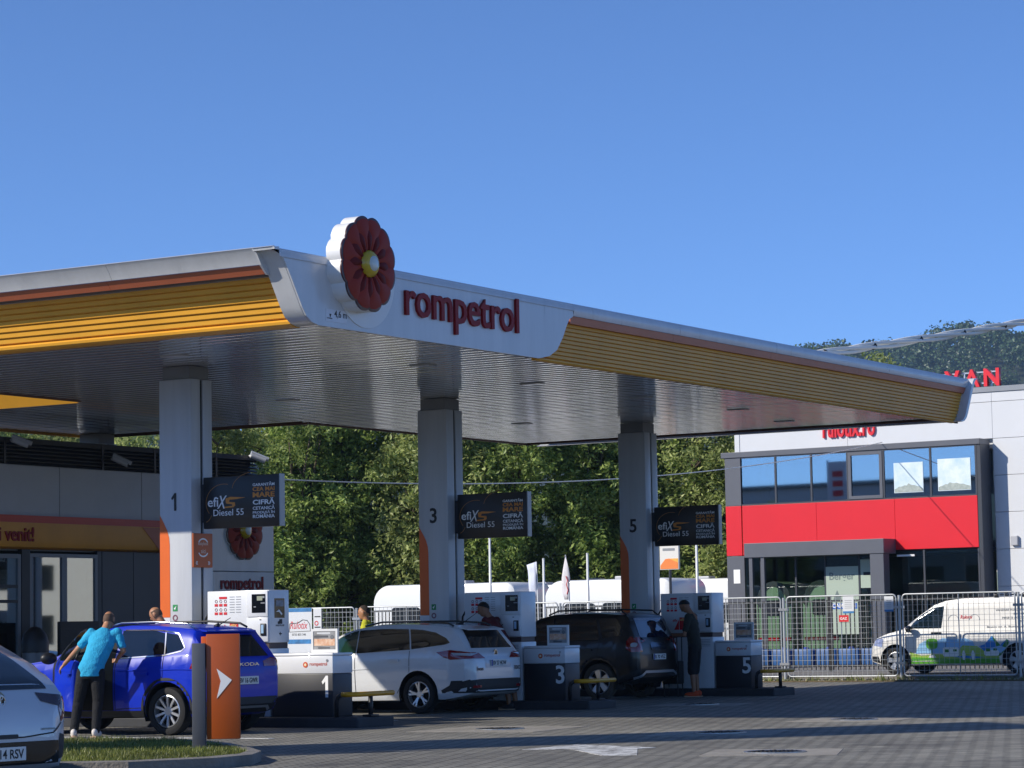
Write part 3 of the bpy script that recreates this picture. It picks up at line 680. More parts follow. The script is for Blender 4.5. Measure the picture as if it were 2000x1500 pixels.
def cabinet(X, Y0, Y1, num):
    c = thing('island_cabinet', f'low white and anthracite cabinet with a white number: {nth[num]}', 'cabinet', group='island cabinets')
    X1 = X+.50
    a = MB(); a.bbox(X, X1, Y0, Y1, .151, .775, .012); a.build('base', CABD, c, smooth=30)
    a = MB(); a.bbox(X-.004, X1+.004, Y0-.004, Y1, .776, 1.03, .01); up = a.build('upper_panel', PUMPW, c, smooth=30)
    a = MB(); a.bbox(X-.014, X1+.014, Y0-.014, Y1, 1.031, 1.075, .018); a.build('lid', PUMPW, c, smooth=30)
    numeral(num, WHITEINK, (X-.003, Y0+.10, .43), .315, c, 'cabinet_number')
    # small flower logo and name
    lg = MB(); yc, zc = Y0+.48, .905
    lg.lathe([(.001, -.004), (.042, -.004), (.042, 0), (.001, 0)], 20, 'x', (X-.005, yc, zc)); l_ = lg.build('logo', mat('logo_orange_red', 'd2531e', .5), up)
    lg = MB(); lg.lathe([(.001, -.002), (.02, -.002), (.02, 0), (.001, 0)], 14, 'x', (X-.0095, yc, zc)); lg.build('logo_centre', mat('logo_pale', 'f4e3b8', .5), l_)
    text('rompetrol', mat('logo_text_red', 'b8402c', .5), (X-.006, Y0+.405, .875), '-X', width=.31, height=.068, parent=up, bold=.012, ext=.001)
    a = MB(); a.lathe([(.001, -.006), (.02, -.006), (.02, 0), (.001, 0)], 12, 'x', (X-.0045, Y0+.09, .965)); a.build('lock', STEEL, up)
def menu_frame(X, Y0, Y1, num):
    t = thing('menu_frame', f'white framed food advert on top of its cabinet: {nth[num]}', 'sign', group='framed food adverts on the cabinets')
    z0, z1 = 1.078, 1.425
    a = MB()
    for q in ((Y0, Y1, z0, z0+.045), (Y0, Y1, z1-.035, z1)): a.box(X, X+.03, *q)
    for q in ((Y0, Y0+.035, z0+.045, z1-.035), (Y1-.035, Y1, z0+.045, z1-.035)): a.box(X, X+.03, *q)
    a.build('frame', WHITE, t)
    a = MB(); a.box(X+.008, X+.02, Y0+.034, Y1-.034, z0+.044, z1-.034); po = a.build('poster', POSTER, t)
    sx(0, X+.008, Y0+.05, Y1-.05, z0+.10, z0+.20, FOODA, po, 'food_picture', .001)
    sx(0, X+.008, Y0+.17, Y1-.05, z0+.22, z0+.25, mat('poster_bar', '55575c', .5), po, 'headline_bar', .001)
    a = MB(); a.lathe([(.001, -.003), (.033, -.003), (.033, 0), (.001, 0)], 16, 'x', (X+.0075, Y0+.10, z0+.225)); a.build('round_badge', mat('badge_grey', '6d7074', .5), po)
    sx(0, X+.008, Y0+.14, Y1-.12, z0+.06, z0+.078, mat('poster_bar', '55575c', .5), po, 'price_bar', .001)
    sx(0, X+.008, Y0+.13, Y1-.1, z0+.27, z0+.295, mat('poster_pale', 'cfd1d2', .5), po, 'slogan_bar', .001)
def efix_sign(X, Y0, Y1, num):
    t = thing('advertising_sign', f'black fuel advert with orange and white lettering on its column: {nth[num]}', 'sign', group='black adverts on the columns')
    z0, z1 = 2.965, 3.745
    a = MB(); a.bbox(X, X+.11, Y0, Y1, z0, z1, .012); bd = a.build('panel', SIGNB, t, smooth=30)
    a = MB(); a.box(X-.004, X+.114, Y0-.018, Y0-.001, z0, z1); a.build('end_frame', mat('sign_frame_alu', '8f9498', .35, metal=.7), t)
    a = MB(); a.box(X+.03, X+.08, Y1+.001, Y1+.06, z0+.1, z1-.1); a.build('bracket', DARKGREY, t)
    x = X-.0015
    P = lambda u, v: (Y1-u*(Y1-Y0), z0+v*(z1-z0))     # u to the right, v up
    W = Y1-Y0; H = z1-z0
    def T(s, u, v, wd, ht, m_, bold=.02, shear=0.):
        y_, z_ = P(u, v); text(s, m_, (x, y_, z_), '-X', width=wd*W, height=ht*H, parent=bd, bold=bold, ext=.0012, shear=shear)
    T('efi', .06, .42, .14, .19, WHITEINK, .012)
    T('X', .185, .38, .13, .25, WHITEINK, .01, .35)
    # swoosh S
    for pts, m_ in (([(.30, .57), (.36, .60), (.56, .575), (.44, .55), (.35, .545), (.345, .50), (.42, .49), (.425, .43), (.40, .395), (.27, .385), (.27, .41), (.385, .425), (.385, .455), (.31, .47), (.30, .50)], GOLDINK),):
        a = MB(); a.prism([P(u, v) for u, v in pts], x-.0012, x, 'x'); a.build('letter_swoosh', m_, bd)
    T('Diesel 55', .135, .24, .40, .125, WHITEINK, .004)
    for s, v, h, m_, b_ in (('GARANT\u0102M', .78, .075, WHITEINK, .02), ('CEA MAI', .685, .08, GOLDINK, .03), ('MARE', .565, .10, GOLDINK, .03), ('CIFR\u0102', .425, .125, WHITEINK, .025), ('CETANIC\u0102', .325, .085, WHITEINK, .02), ('PRODUS\u0102 \u00ceN', .25, .065, WHITEINK, .015), ('ROM\u00c2NIA', .165, .085, WHITEINK, .02)):
        T(s, .655, v, .285, h, m_, b_)
    def arc(cu, cv, ru, rv, a0, a1, wd):
        N = 16; o_ = []; i_ = []
        for k in range(N+1):
            t_ = R(a0+(a1-a0)*k/N); o_.append(P(cu+ru*math.cos(t_), cv+rv*math.sin(t_))); i_.append(P(cu+(ru-wd)*math.cos(t_), cv+(rv-wd*W/H)*math.sin(t_)))
        a = MB(); a.prism(o_+i_[::-1], x-.0012, x, 'x'); a.build('thin_arc', mat('arc_gold', 'a8743c', .45), bd)
    arc(.27, .50, .235, .36, 75, 215, .006); arc(.66, .72, .28, .34, 100, 172, .006); arc(.0, .33, .12, .22, -70, -20, .006)
def guard(X0, X1, Yk, num):
    t = thing('guard_rail', f'yellow tube guard at the island end: {nth[num]}', 'guard rail', group='tube guards at the island ends')
    z = .475; y0 = Yk+.37; xa = X0+.02; xb = X1-.03; yb = Yk+.05
    a = MB(); a.tube([(xa, y0, .151), (xa, y0, z-.10), (xa, y0-.03, z-.03), (xa, y0-.10, z)], .034, 10); a.build('bent_leg', BLACKPL, t, smooth=True)
    a = MB(); a.tube([(xa, y0-.1005, z), (xa, yb+.10, z), (xa+.03, yb+.03, z), (xa+.10, yb, z), (xb+.1, yb, z)], .038, 10); a.build('bar', YBAR, t, smooth=True)
    a = MB(); a.tube([(X0+.42, yb, .151), (X0+.42, yb, z-.033)], .034, 10); a.build('post', BLACKPL, t, smooth=True)
    a = MB(); a.bbox(X0+.32, X0+.52, yb-.08, yb+.08, .151, .18, .006); a.build('foot_plate', BLACKPL, t)
for num, X, Yc in (('1', 31.8, 22.38), ('3', 39.25, 22.80), ('5', 46.7, 22.95)):
    k = MB(); k.bbox(X-.22, X+.73, Yc-.58, 31.0, -.02, .15, .03); k.build('island_kerb', ISLK, kind='structure')
    cabinet(X, Yc, Yc+1.10 if num == '1' else 23.62 if num == '3' else 23.72, num)
    Y0 = {'1': 23.52, '3': 23.66, '5': 23.77}[num]
    dispenser(X, Y0, Y0+1.15, num)
    menu_frame(X+.13, Yc+.0, Yc+.47, num) if num == '1' else menu_frame(X+.13, Yc-.0, Yc+.42, num)
    efix_sign(X+.21, {'1': 23.46, '3': 23.62, '5': 23.69}[num], {'1': 24.885, '3': 25.055, '5': 25.125}[num], num)
    guard(X-.2, X+.73, Yc-.56, num)
# small orange arrow board on column 1
t = thing('parcel_locker_sign', 'small orange board with white arcs and chevrons on column 1', 'sign')
a = MB(); a.bbox(31.80, 32.27, 24.915, 24.938, 2.385, 2.90, .006); b_ = a.build('board', mat('locker_orange', 'c2622a', .45, var=.08), t)
for up_ in (1, -1):
    N = 14; cx, cz, r_ = 32.035, 2.685, .125; pts = [(cx+r_*math.cos(R(20+140*k/N)), cz+up_*(.05+r_*.75*math.sin(R(20+140*k/N)))) for k in range(N+1)]; pin = [(cx+(r_-.022)*math.cos(R(20+140*k/N)), cz+up_*(.05+(r_*.75-.022)*math.sin(R(20+140*k/N)))) for k in range(N+1)]
    a = MB(); a.prism(pts+pin[::-1], 24.9115, 24.914, 'y'); a.build('arc', WHITEINK, b_)
text('easybox', mat('pale_ink', 'e3c8b4', .5), (31.91, 24.913, 2.705), '-Y', width=.25, parent=b_, bold=.01, ext=.001)
text('aici', mat('pale_ink', 'e3c8b4', .5), (31.98, 24.913, 2.60), '-Y', width=.12, parent=b_, bold=.01, ext=.001)
text('\u00ab', WHITEINK, (31.85, 24.913, 2.425), '-Y', height=.055, parent=b_, bold=.01, ext=.001); text('\u00bb', WHITEINK, (32.15, 24.913, 2.425), '-Y', height=.055, parent=b_, bold=.01, ext=.001)
# orange arrow sign on its grey post in the foreground
t = thing('direction_sign', 'orange slab sign with a white arrowhead beside a grey post on the grass', 'sign')
dv = Vector((.54, -.84, 0)).normalized(); nv = Vector((-dv.y, dv.x, 0)) if False else Vector((-.84, -.54, 0))
def slab(name, o, l0, l1, t0, t1, z0, z1, m_, par, r_=.008):
    a = MB(); a.bbox(l0, l1, t0, t1, z0, z1, r_); ob = a.build(name, m_, par, smooth=30); ob.location = o; ob.rotation_euler = (0, 0, math.atan2(dv.y, dv.x)); return ob
o_ = (23.76, 18.55, 0)
slab('post', o_, -.075, .075, -.06, .06, .08, 1.275, mat('post_grey', '565a62', .5, var=.1), t)
sg = slab('panel', o_, .085, .46, -.035, .035, .205, 1.375, DARKORANGE, t)
slab('bracket', o_, .02, .12, .0605, .085, 1.0, 1.35, ORANGE, t)
a = MB(); a.prism([(.20, .99), (.37, .86), (.20, .655), (.245, .85)], -.040, -.0365, 'y'); a.build('arrowhead', WHITEINK, sg)
a = MB(); a.bbox(-.12, .12, -.1, .1, .08, .1, .005)
for u in (-.1, .1):
    for v in (-.08, .08): a.lathe([(.001, .02), (.014, .02), (.014, 0), (.001, 0)], 8, 'z', (u, v, .1))
b_ = a.build('base_plate', STEEL, t); b_.location = o_; b_.rotation_euler = (0, 0, math.atan2(dv.y, dv.x))
# tall pylon added unseen on the left to cast the long shadow band
t = thing('shadow_pylon', 'tall white pylon with an orange foot, added unseen to cast the long shadow band', 'sign', (11.6, 29.8, 0), math.atan2(.787, .617)-math.pi/2+math.pi/2)
a = MB(); a.bbox(-1.25, 1.25, -.22, .22, .3, 16.5, .05); p_ = a.build('slab', WHITE, t, smooth=30)
a = MB(); a.bbox(-1.4, 1.4, -.35, .35, -.02, .299, .03); a.build('plinth', KERBM, t)
a = MB(); a.box(-1.2, 1.2, -.226, -.221, .5, 3); a.build('orange_foot', ORANGE, p_)
for k in range(4):
    a = MB(); a.box(-1.0, 1.0, -.228, -.221, 6+k*1.6, 7.1+k*1.6); a.build('pylon_panel', BLACKGL, p_)
# ================================================================== VEHICLES
def paint(name, c, metal=.0, rough=.28): return mat(name, c, rough, metal=metal, coat=1., var=.04, vscale=1.5)
BLUEP = mat('blue_car_paint', '002cb8', .35, coat=.28, spec=.3, var=.04, vscale=1.5); WHITEP = paint('white_car_paint', 'dcdee0'); BLACKP = mat('black_car_paint', '050608', .32, coat=.35); PEARLP = paint('pearl_car_paint', 'c4cad2', .1); VANP = paint('van_white_paint', 'e2e0da', 0, .35)
WELL = mat('wheel_well', '08080a', .9); CLAD = mat('grey_cladding', '232427', .6, var=.2, vscale=6); SEAM = mat('panel_gap', '0c0d10', .8); CABSHADE = mat('cabin_shade', '101114', .8)

def car_body(P, root):
    xs = sorted(set([p[0] for p in P['top']] + [P['top'][0][0]+(P['top'][-1][0]-P['top'][0][0])*k/58 for k in range(59)]))
    rings = []; W = P['w']
    x0, x1 = xs[0], xs[-1]
    for x in xs:
        zu = interp(x, P['top']); zb = min(interp(x, P['belt']), zu-.015); zf = interp(x, P['floor']); w = interp(x, P['plan'])*W
        gh = max(0, zu-zb); tum = P.get('tumble', .3); hood = gh < .16
        q = min(1, gh/.3)
        wr = w-.05-tum*gh; wr = max(wr, .2)
        wb_ = w-.035
        half = [(0, zf), (w*.8, zf), (w-.07, zf+.015), (w-.02, zf+.10), (w-.004, zf+(zb-zf)*.38), (w, zf+(zb-zf)*.62), (w-.008, zf+(zb-zf)*.86), (wb_, zb-.004*(1-q))]
        for t, e in ((.06, .02), (.35, .008), (.65, .0), (.86, 0.)): half.append((wb_-.015+(wr-wb_+.015)*t+e*q*.6, zb+(zu-zb)*t*(.93 if not hood else .75)))
        half += [(wr-.035*q-.06*(1-q), zu-.022), (wr*.62, zu-.004), (0, zu)]
        rings.append([(x, y, z) for y, z in half]+[(x, -y, z) for y, z in half[-2:0:-1]])
    a = MB(); a.loft(rings, 0); me = a.mesh('body', [P['paint'], WELL], smooth=False)
    body = obj('body', me, root)
    bm = bmesh.new(); bm.from_mesh(me); r_ = P['r']+.055; zc = P['r']+.02
    angs = [R(-24+k*12) for k in range(20)]
    for xa in (0, P['wb']):
        near = lambda f: abs(f.calc_center_median().x-xa) < r_+.35 and f.calc_center_median().z < zc+r_+.3 and abs(f.calc_center_median().y) > .3
        for a_ in angs:
            fs = [f for f in bm.faces if near(f)]; geo = set(fs)
            for f in fs: geo.update(f.verts); geo.update(f.edges)
            bmesh.ops.bisect_plane(bm, geom=list(geo), plane_co=(xa+r_*math.cos(a_), 0, zc+r_*math.sin(a_)), plane_no=(math.cos(a_), 0, math.sin(a_)))
        dead = [f for f in bm.faces if abs(f.calc_center_median().y) > W-.34 and all((f.calc_center_median().x-xa)*math.cos(a_)+(f.calc_center_median().z-zc)*math.sin(a_) < r_-1e-4 for a_ in angs)]
        bmesh.ops.delete(bm, geom=dead, context='FACES')
    bm.to_mesh(me); bm.free()
    for xa in (0, P['wb']):
        for s in (1, -1):
            n = 22; A = [R(-24+228*k/n) for k in range(n+1)]; lin = MB(); rl_ = r_+.004
            ring = lambda y, q: [(xa+rl_*q*math.cos(t), s*y, zc+rl_*q*math.sin(t)) for t in A]
            lin.loft([ring(W-.006, 1), ring(W-.32, 1), ring(W-.32, .02)], 0, cap=False, closed=False); lin.build('wheel_arch_liner', WELL, body, fix=False)
    me = body.data; me.polygons.foreach_set('use_smooth', [True]*len(me.polygons)); me.set_sharp_from_angle(angle=R(34))
    bm = bmesh.new(); bm.from_mesh(me); bvh = BVHTree.FromBMesh(bm); bm.free()
    return body, bvh

def decal(bvh, poly, mode, m_, parent, name, off=.005, res=.05, th=0., loc_rot=None, side=1):
    """closed outline laid on the body: mode 'side' (x,z), 'rear' / 'front' (y,z), 'top' (x,y)"""
    bm = bmesh.new(); mk = {'side': lambda p: (p[0], 0, p[1]), 'rear': lambda p: (0, p[0], p[1]), 'front': lambda p: (0, p[0], p[1]), 'top': lambda p: (p[0], p[1], 0)}[mode]
    f = bm.faces.new([bm.verts.new(mk(p)) for p in poly])
    ax = {'side': (0, 2), 'rear': (1, 2), 'front': (1, 2), 'top': (0, 1)}[mode]
    for a_ in ax:
        lo = min(v.co[a_] for v in bm.verts); hi = max(v.co[a_] for v in bm.verts); c = math.floor(lo/res)*res+res
        while c < hi:
            no = [0, 0, 0]; no[a_] = 1; co_ = [0, 0, 0]; co_[a_] = c
            bmesh.ops.bisect_plane(bm, geom=bm.verts[:]+bm.edges[:]+bm.faces[:], plane_co=co_, plane_no=no); c += res
    d = {'side': Vector((0, -side, 0)), 'rear': Vector((1, 0, 0)), 'front': Vector((-1, 0, 0)), 'top': Vector((0, 0, -1))}[mode]
    cen = sum((v.co for v in bm.verts), Vector())/len(bm.verts)
    for v in bm.verts:
        o_ = v.co - d*6; hit = bvh.ray_cast(o_, d)
        for k_ in range(1, 21):
            if hit[0] is not None and (mode != 'side' or hit[0].y*side > .3): break
            hit = bvh.ray_cast(o_+(cen-v.co)*(k_/20), d)
        if hit[0] is None or (mode == 'side' and hit[0].y*side < .3):
            q_ = Vector(v.co); q_[{'side': 1, 'rear': 0, 'front': 0, 'top': 2}[mode]] = side*.84 if mode == 'side' else 0; hit = (q_, -d)
        n_ = hit[1] if hit[1].dot(d) < 0 else -hit[1]
        v.co = hit[0]+(n_*.5-d*.5).normalized()*off
    bmesh.ops.recalc_face_normals(bm, faces=bm.faces[:])
    if sum((f.normal.dot(d) for f in bm.faces)) > 0: bmesh.ops.reverse_faces(bm, faces=bm.faces[:])
    if th:
        r_ = bmesh.ops.extrude_face_region(bm, geom=bm.faces[:]); 
        for v in r_['geom']:
            if isinstance(v, bmesh.types.BMVert): v.co -= d*th
        bmesh.ops.recalc_face_normals(bm, faces=bm.faces[:])
    me = bpy.data.meshes.new(name); bm.to_mesh(me); bm.free(); me.materials.append(m_)
    me.polygons.foreach_set('use_smooth', [True]*len(me.polygons)); me.set_sharp_from_angle(angle=R(40))
    return obj(name, me, parent)
def strip(pts, wd):
    """outline of a thin band along a polyline"""
    o_ = []; i_ = []
    for k, p in enumerate(pts):
        a, b = Vector(pts[max(k-1, 0)]), Vector(pts[min(k+1, len(pts)-1)]); t = (b-a).normalized(); n = Vector((-t.y, t.x))*wd/2
        o_.append(tuple(Vector(p)+n)); i_.append(tuple(Vector(p)-n))
    return o_+i_[::-1]
def arc_pts(cx, cz, r_, a0, a1, n=14): return [(cx+r_*math.cos(R(a0+(a1-a0)*k/n)), cz+r_*math.sin(R(a0+(a1-a0)*k/n))) for k in range(n+1)]
def rrect(y0, y1, z0, z1, r_=.03):
    o_ = []
    for cx, cz, a in ((y1-r_, z1-r_, 0), (y0+r_, z1-r_, 90), (y0+r_, z0+r_, 180), (y1-r_, z0+r_, 270)): o_ += arc_pts(cx, cz, r_, a, a+90, 4)
    return o_

WH_CACHE = {}
def wheel(root, x, y, r_, style, side, wd=.205):
    key = (r_, style)
    if key not in WH_CACHE:
        h = wd/2; ri = r_*.69
        t = MB(); t.lathe([(ri, -h*.75), (ri+.012, -h*.95), (r_-.05, -h), (r_-.012, -h*.86), (r_, -h*.6), (r_, h*.6), (r_-.012, h*.86), (r_-.05, h), (ri+.012, h*.95), (ri, h*.75)], 40, 'y')
        tm = t.mesh('tyre', RUBBER, smooth=40)
        b = MB(); b.lathe([(ri-.001, -h*.7), (ri-.004, h*.8), (ri-.018, h*.86), (ri-.024, h*.6), (ri-.026, -h*.7)], 40, 'y'); bmh = b.mesh('rim_barrel', ALLOY, smooth=40)
        d = MB(); d.lathe([(.001, h*.05), (ri-.027, h*.05), (ri-.027, -.02), (.001, -.02)], 24, 'y'); dm = d.mesh('brake_shadow', WELL)
        s = MB(); nsp, kind = style
        s.lathe([(.001, h*.66), (.05, h*.66), (.07, h*.5), (.07, h*.3), (.001, h*.3)], 20, 'y')
        for k in range(nsp):
            a = 2*math.pi*k/nsp+math.pi/2
            subs = ((-.0, 1),) if kind == 'single' else ((-.16, 1), (.16, 1)) if kind == 'double' else ((0, 1),)
            for da, _ in subs:
                w0, w1 = {'single': (.028, .036), 'double': (.018, .019), 'wide': (.045, .075)}[kind]
                if kind == 'single' and nsp > 6: w0, w1 = .017, .022
                p0, p1 = .045, ri-.02
                q = []
                for u, wv, yy in ((p0, w0, h*.62), (p0+(p1-p0)*.5, (w0+w1)/2, h*.72), (p1, w1, h*.78)):
                    aa = a+da*(u/p1)*1.0; cx, cz = u*math.cos(aa), u*math.sin(aa); tx, tz = -math.sin(aa), math.cos(aa)
                    q.append([(cx-tx*wv, yy-.02, cz-tz*wv), (cx-tx*wv*.8, yy, cz-tz*wv*.8), (cx+tx*wv*.8, yy, cz+tz*wv*.8), (cx+tx*wv, yy-.02, cz+tz*wv)])
                s.loft(q, 0)
        sm = s.mesh('spokes', ALLOY, smooth=35)
        WH_CACHE[key] = (tm, bmh, dm, sm)
    tm, bmh, dm, sm = WH_CACHE[key]
    wh = obj('wheel', tm, root, loc=(x, y, r_), rot=(0, random.uniform(0, 1), 0 if side > 0 else math.pi))
    if style[1] == 'wide' or style[0] == 5: wh.rotation_euler[1] = .15
    for nm, m_ in (('rim_barrel', bmh), ('brake_shadow', dm), ('spokes', sm)): obj(nm, m_, wh)
    return wh
def four_wheels(root, P, style):
    for x in (0, P['wb']):
        for s in (1, -1): wheel(root, x, s*(P['w']-.115), P['r'], style, s)
def mirror(root, x, z, w, m_):
    for s in (1, -1):
        a = MB(); a.ell((x, s*(w+.10), z), (.075, .115, .085), 14, 10); a.tube([(x+.03, s*(w-.06), z-.06), (x+.01, s*(w+.05), z-.03)], .022, 8); mo = a.build('wing_mirror', m_, root, smooth=True)
        a = MB(); a.ell((x-.066, s*(w+.10), z), (.012, .095, .066), 14, 8); a.build('mirror_glass', CARGLASS, mo, smooth=True)
def plate(root, bvh, yc, zc, txt, x_hint, w_=.50, h_=.11, blue=True):
    hit = bvh.ray_cast(Vector((-6, yc, zc)), Vector((1, 0, 0))); x = (hit[0].x if hit[0] else x_hint)-.012
    a = MB(); a.bbox(x-.012, x, yc-w_/2, yc+w_/2, zc-h_/2, zc+h_/2, .004); p = a.build('number_plate', PLATEW, root)
    if blue:
        a = MB(); a.box(x-.0145, x-.0122, yc+w_/2-.045, yc+w_/2-.004, zc-h_/2+.004, zc+h_/2-.004); a.build('plate_band', BLUEINK, p)
    text(txt, INK, (x-.0145, yc+w_/2-.06, zc-h_/2+.02), '-X', width=w_-.09, height=h_-.04, parent=p, bold=.012, ext=.001, name='plate_lettering')
    return p
def roof_rail(root, pts, s, m_):
    a = MB(); a.tube([(x, s*y, z) for x, y, z in pts], .016, 8); a.build('roof_rail', m_, root, smooth=True)
def at_side(bvh, x, z, s=1):
    h = bvh.ray_cast(Vector((x, s*6, z)), Vector((0, -s, 0))); return h[0].y if h[0] else s*.85

# ------------------------------------------------------------ blue compact SUV, driver's door open
P = dict(w=.895, wb=2.65, r=.33, paint=BLUEP, tumble=.34,
    top=[(-.72, .72), (-.712, .95), (-.68, 1.03), (-.60, 1.13), (-.44, 1.34), (-.37, 1.44), (-.30, 1.47), (-.1, 1.492), (.3, 1.525), (.8, 1.535), (1.1, 1.515), (1.35, 1.46), (1.7, 1.30), (2.12, 1.085), (2.2, 1.055), (2.6, 1.0), (3.0, .93), (3.3, .83), (3.42, .72), (3.48, .56)],
    belt=[(-.8, .98), (-.4, 1.10), (.2, 1.05), (1, 1.03), (2.1, 1.02), (3.5, .9)],
    floor=[(-.72, .40), (-.60, .30), (-.4, .24), (3.1, .22), (3.4, .28), (3.48, .36)],
    plan=[(-.72, .80), (-.68, .88), (-.58, .945), (-.35, .985), (0, 1), (2.7, 1), (3.1, .95), (3.35, .84), (3.48, .66)])
car = thing('compact_suv', 'bright blue compact SUV with its driver door open, a man leaning in', 'car', (29.80, 23.15, 0), math.pi/2)
body, bv = car_body(P, car)
four_wheels(car, P, (10, 'single'))
S = lambda *q, **k: decal(bv, *q, **k)
REDG = CARGLASS
DOOR_X0, DOOR_X1 = .93, 1.98
# dark decal on the closed body side, painted as the unlit cabin
S([(.93, .34), (1.98, .34), (2.02, 1.03), (1.40, 1.40), (1.0, 1.47), (.93, 1.45)], 'side', CABSHADE, car, 'cabin_shade_patch', off=.006)
S([(.84, 1.075), (.90, 1.445), (.30, 1.435), (.14, 1.40), (.07, 1.11)], 'side', CARGLASS, car, 'rear_side_window')
S([(.04, 1.115), (.11, 1.405), (-.10, 1.375), (-.25, 1.20), (-.22, 1.17)], 'side', CARGLASS, car, 'quarter_window')
S(strip([(.86, 1.45), (.30, 1.445), (.0, 1.415), (-.115, 1.39), (-.275, 1.195), (-.22, 1.15), (.06, 1.095), (.88, 1.06)], .016), 'side', CHROME, car, 'window_trim', off=.007)
S(strip([(.05, 1.10), (.12, 1.41)], .018), 'side', CHROME, car, 'window_divider', off=.007)
for s in (-1,):
    decal(bv, [(2.0, 1.075), (1.40, 1.39), (1.0, 1.445), (.30, 1.435), (-.10, 1.375), (-.25, 1.19), (.84, 1.075)], 'side', CARGLASS, car, 'side_window', side=-1)
S(strip([(.90, .34), (.90, 1.05)], .009), 'side', SEAM, car, 'door_seam'); S(strip([(.88, .36), (.42, .38), (.34, .60), (.06, .80), (.06, 1.09)], .009), 'side', SEAM, car, 'door_seam')
S(strip([(2.02, .34), (2.02, 1.0)], .009), 'side', SEAM, car, 'door_seam')
S(strip([(-.62, .895), (-.2, .905), (.86, .89)], .012), 'side', BLUEP, car, 'shoulder_crease', off=.012)
S([(.30, .83), (.52, .83), (.52, .865), (.30, .865)], 'side', BLUEP, car, 'door_handle', off=.004, th=.03)
S([(.33, .22), (2.32, .20), (2.32, .33), (.33, .34)], 'side', CLAD, car, 'sill_cladding', off=.006)
for xa in (0, 2.65): S(strip(arc_pts(xa, .35, .41, -8, 188, 22), .06), 'side', CLAD, car, 'arch_cladding', off=.008)
S([(-.72, .24), (-.42, .22), (-.44, .36), (-.72, .50)], 'side', CLAD, car, 'bumper_cladding', off=.006)
S(rrect(-.72, .72, .28, .50, .05), 'rear', CLAD, car, 'rear_bumper_insert', off=.006)
S(strip([(-.62, .31), (-.5, .365), (.5, .365), (.62, .31)], .035), 'rear', mat('silver_trim', 'b8bcc0', .3, metal=.6), car, 'rear_skid_trim', off=.014)
S([(-.60, 1.06), (.60, 1.06), (.50, 1.36), (-.50, 1.36)], 'rear', CARGLASS, car, 'rear_window')
S([(.40, .92), (.80, .92), (.83, 1.02), (.62, 1.04), (.40, .99)], 'rear', REDLENS, car, 'tail_lamp', off=.008); S([(-.80, .92), (-.40, .92), (-.40, .99), (-.62, 1.04), (-.83, 1.02)], 'rear', REDLENS, car, 'tail_lamp', off=.008)
S([(-.70, .86), (-.40, .90), (-.43, .98), (-.62, 1.04), (-.70, 1.03)], 'side', REDLENS, car, 'tail_lamp_side', off=.009)
decal(bv, [(-.70, .86), (-.40, .90), (-.43, .98), (-.62, 1.04), (-.70, 1.03)], 'side', REDLENS, car, 'tail_lamp_side', off=.009, side=-1)
text('SKODA', CHROME, (-.742, .26, .93), '-X', width=.52, height=.045, parent=car, bold=.01, ext=.004)
plate(car, bv, 0, .73, 'BV 16 GWR', -.73)
S([(-.55, 1.085), (-.70, .60), (-.76, .60), (-.72, .50)] if False else [(-.78, .42), (-.70, .42), (-.70, .47), (-.78, .47)], 'rear', REDLENS, car, 'reflector', off=.008); S([(.70, .42), (.78, .42), (.78, .47), (.70, .47)], 'rear', REDLENS, car, 'reflector', off=.008)
decal(bv, [(-.58, 1.13), (.58, 1.13), (.50, 1.44), (-.50, 1.44)], 'front', CARGLASS, car, 'windscreen')
decal(bv, [(.48, .72), (.80, .70), (.78, .80), (.50, .79)], 'front', CLEARLENS, car, 'headlamp', off=.008); decal(bv, [(-.80, .70), (-.48, .72), (-.50, .79), (-.78, .80)], 'front', CLEARLENS, car, 'headlamp', off=.008)
decal(bv, rrect(-.45, .45, .58, .78, .05), 'front', BLACKPL, car, 'grille', off=.008)
for s in (1, -1): roof_rail(car, [(-.28, .60, 1.47), (-.16, .60, 1.525), (.4, .605, 1.56), (1.0, .60, 1.555), (1.22, .595, 1.51)], s, CHROME if s > 0 else BLACKPL)
a = MB(); a.tube([(-.22, 0, 1.49), (-.45, 0, 1.60)], [.01, .004], 6); a.tube([(-.18, 0, 1.48), (-.24, 0, 1.505)], .03, 8); a.build('aerial', BLACKPL, car, smooth=True)
a = MB(); a.prism([(-.28, 1.455), (-.46, 1.425), (-.47, 1.405), (-.30, 1.42)], -.56, .56, 'y'); a.build('roof_spoiler', BLUEP, car, smooth=30)
# the open door: skin and window cut to the body side, hung on its front edge
hinge = obj('driver_door', None, car); hy = at_side(bv, 1.98, .7)
skin = decal(bv, [(.945, .345), (1.965, .345), (2.0, 1.045), (.945, 1.055)], 'side', BLUEP, car, 'door', off=.012, th=.0)
gl = decal(bv, [(.965, 1.045), (1.975, 1.04), (1.40, 1.385), (1.03, 1.44), (.965, 1.43)], 'side', glass_mat('door_glass', '6f7f88', .25), skin, 'door_window', off=.012)
frm = decal(bv, strip([(.95, 1.06), (.95, 1.455), (1.03, 1.465), (1.40, 1.41), (2.0, 1.06)], .035), 'side', BLACKPL, skin, 'window_frame', off=.014)
hd = decal(bv, [(.98, .83), (1.2, .83), (1.2, .865), (.98, .865)], 'side', BLUEP, skin, 'door_handle', off=.013, th=.03)
trim = MB(); md_ = skin.data
cr_ = decal(bv, strip([(.96, .895), (1.96, .90)], .012), 'side', BLUEP, skin, 'door_crease', off=.022)
for o_, th_ in ((skin, .09), (frm, .03)):
    m_ = o_.modifiers.new('s', 'SOLIDIFY'); m_.thickness = th_; m_.offset = -1; apply_mods(o_)
inn_ = decal(bv, [(.97, .37), (1.93, .37), (1.96, 1.03), (.97, 1.04)], 'side', BLACKPL, skin, 'door_card', off=-.085)
ang = R(-36)
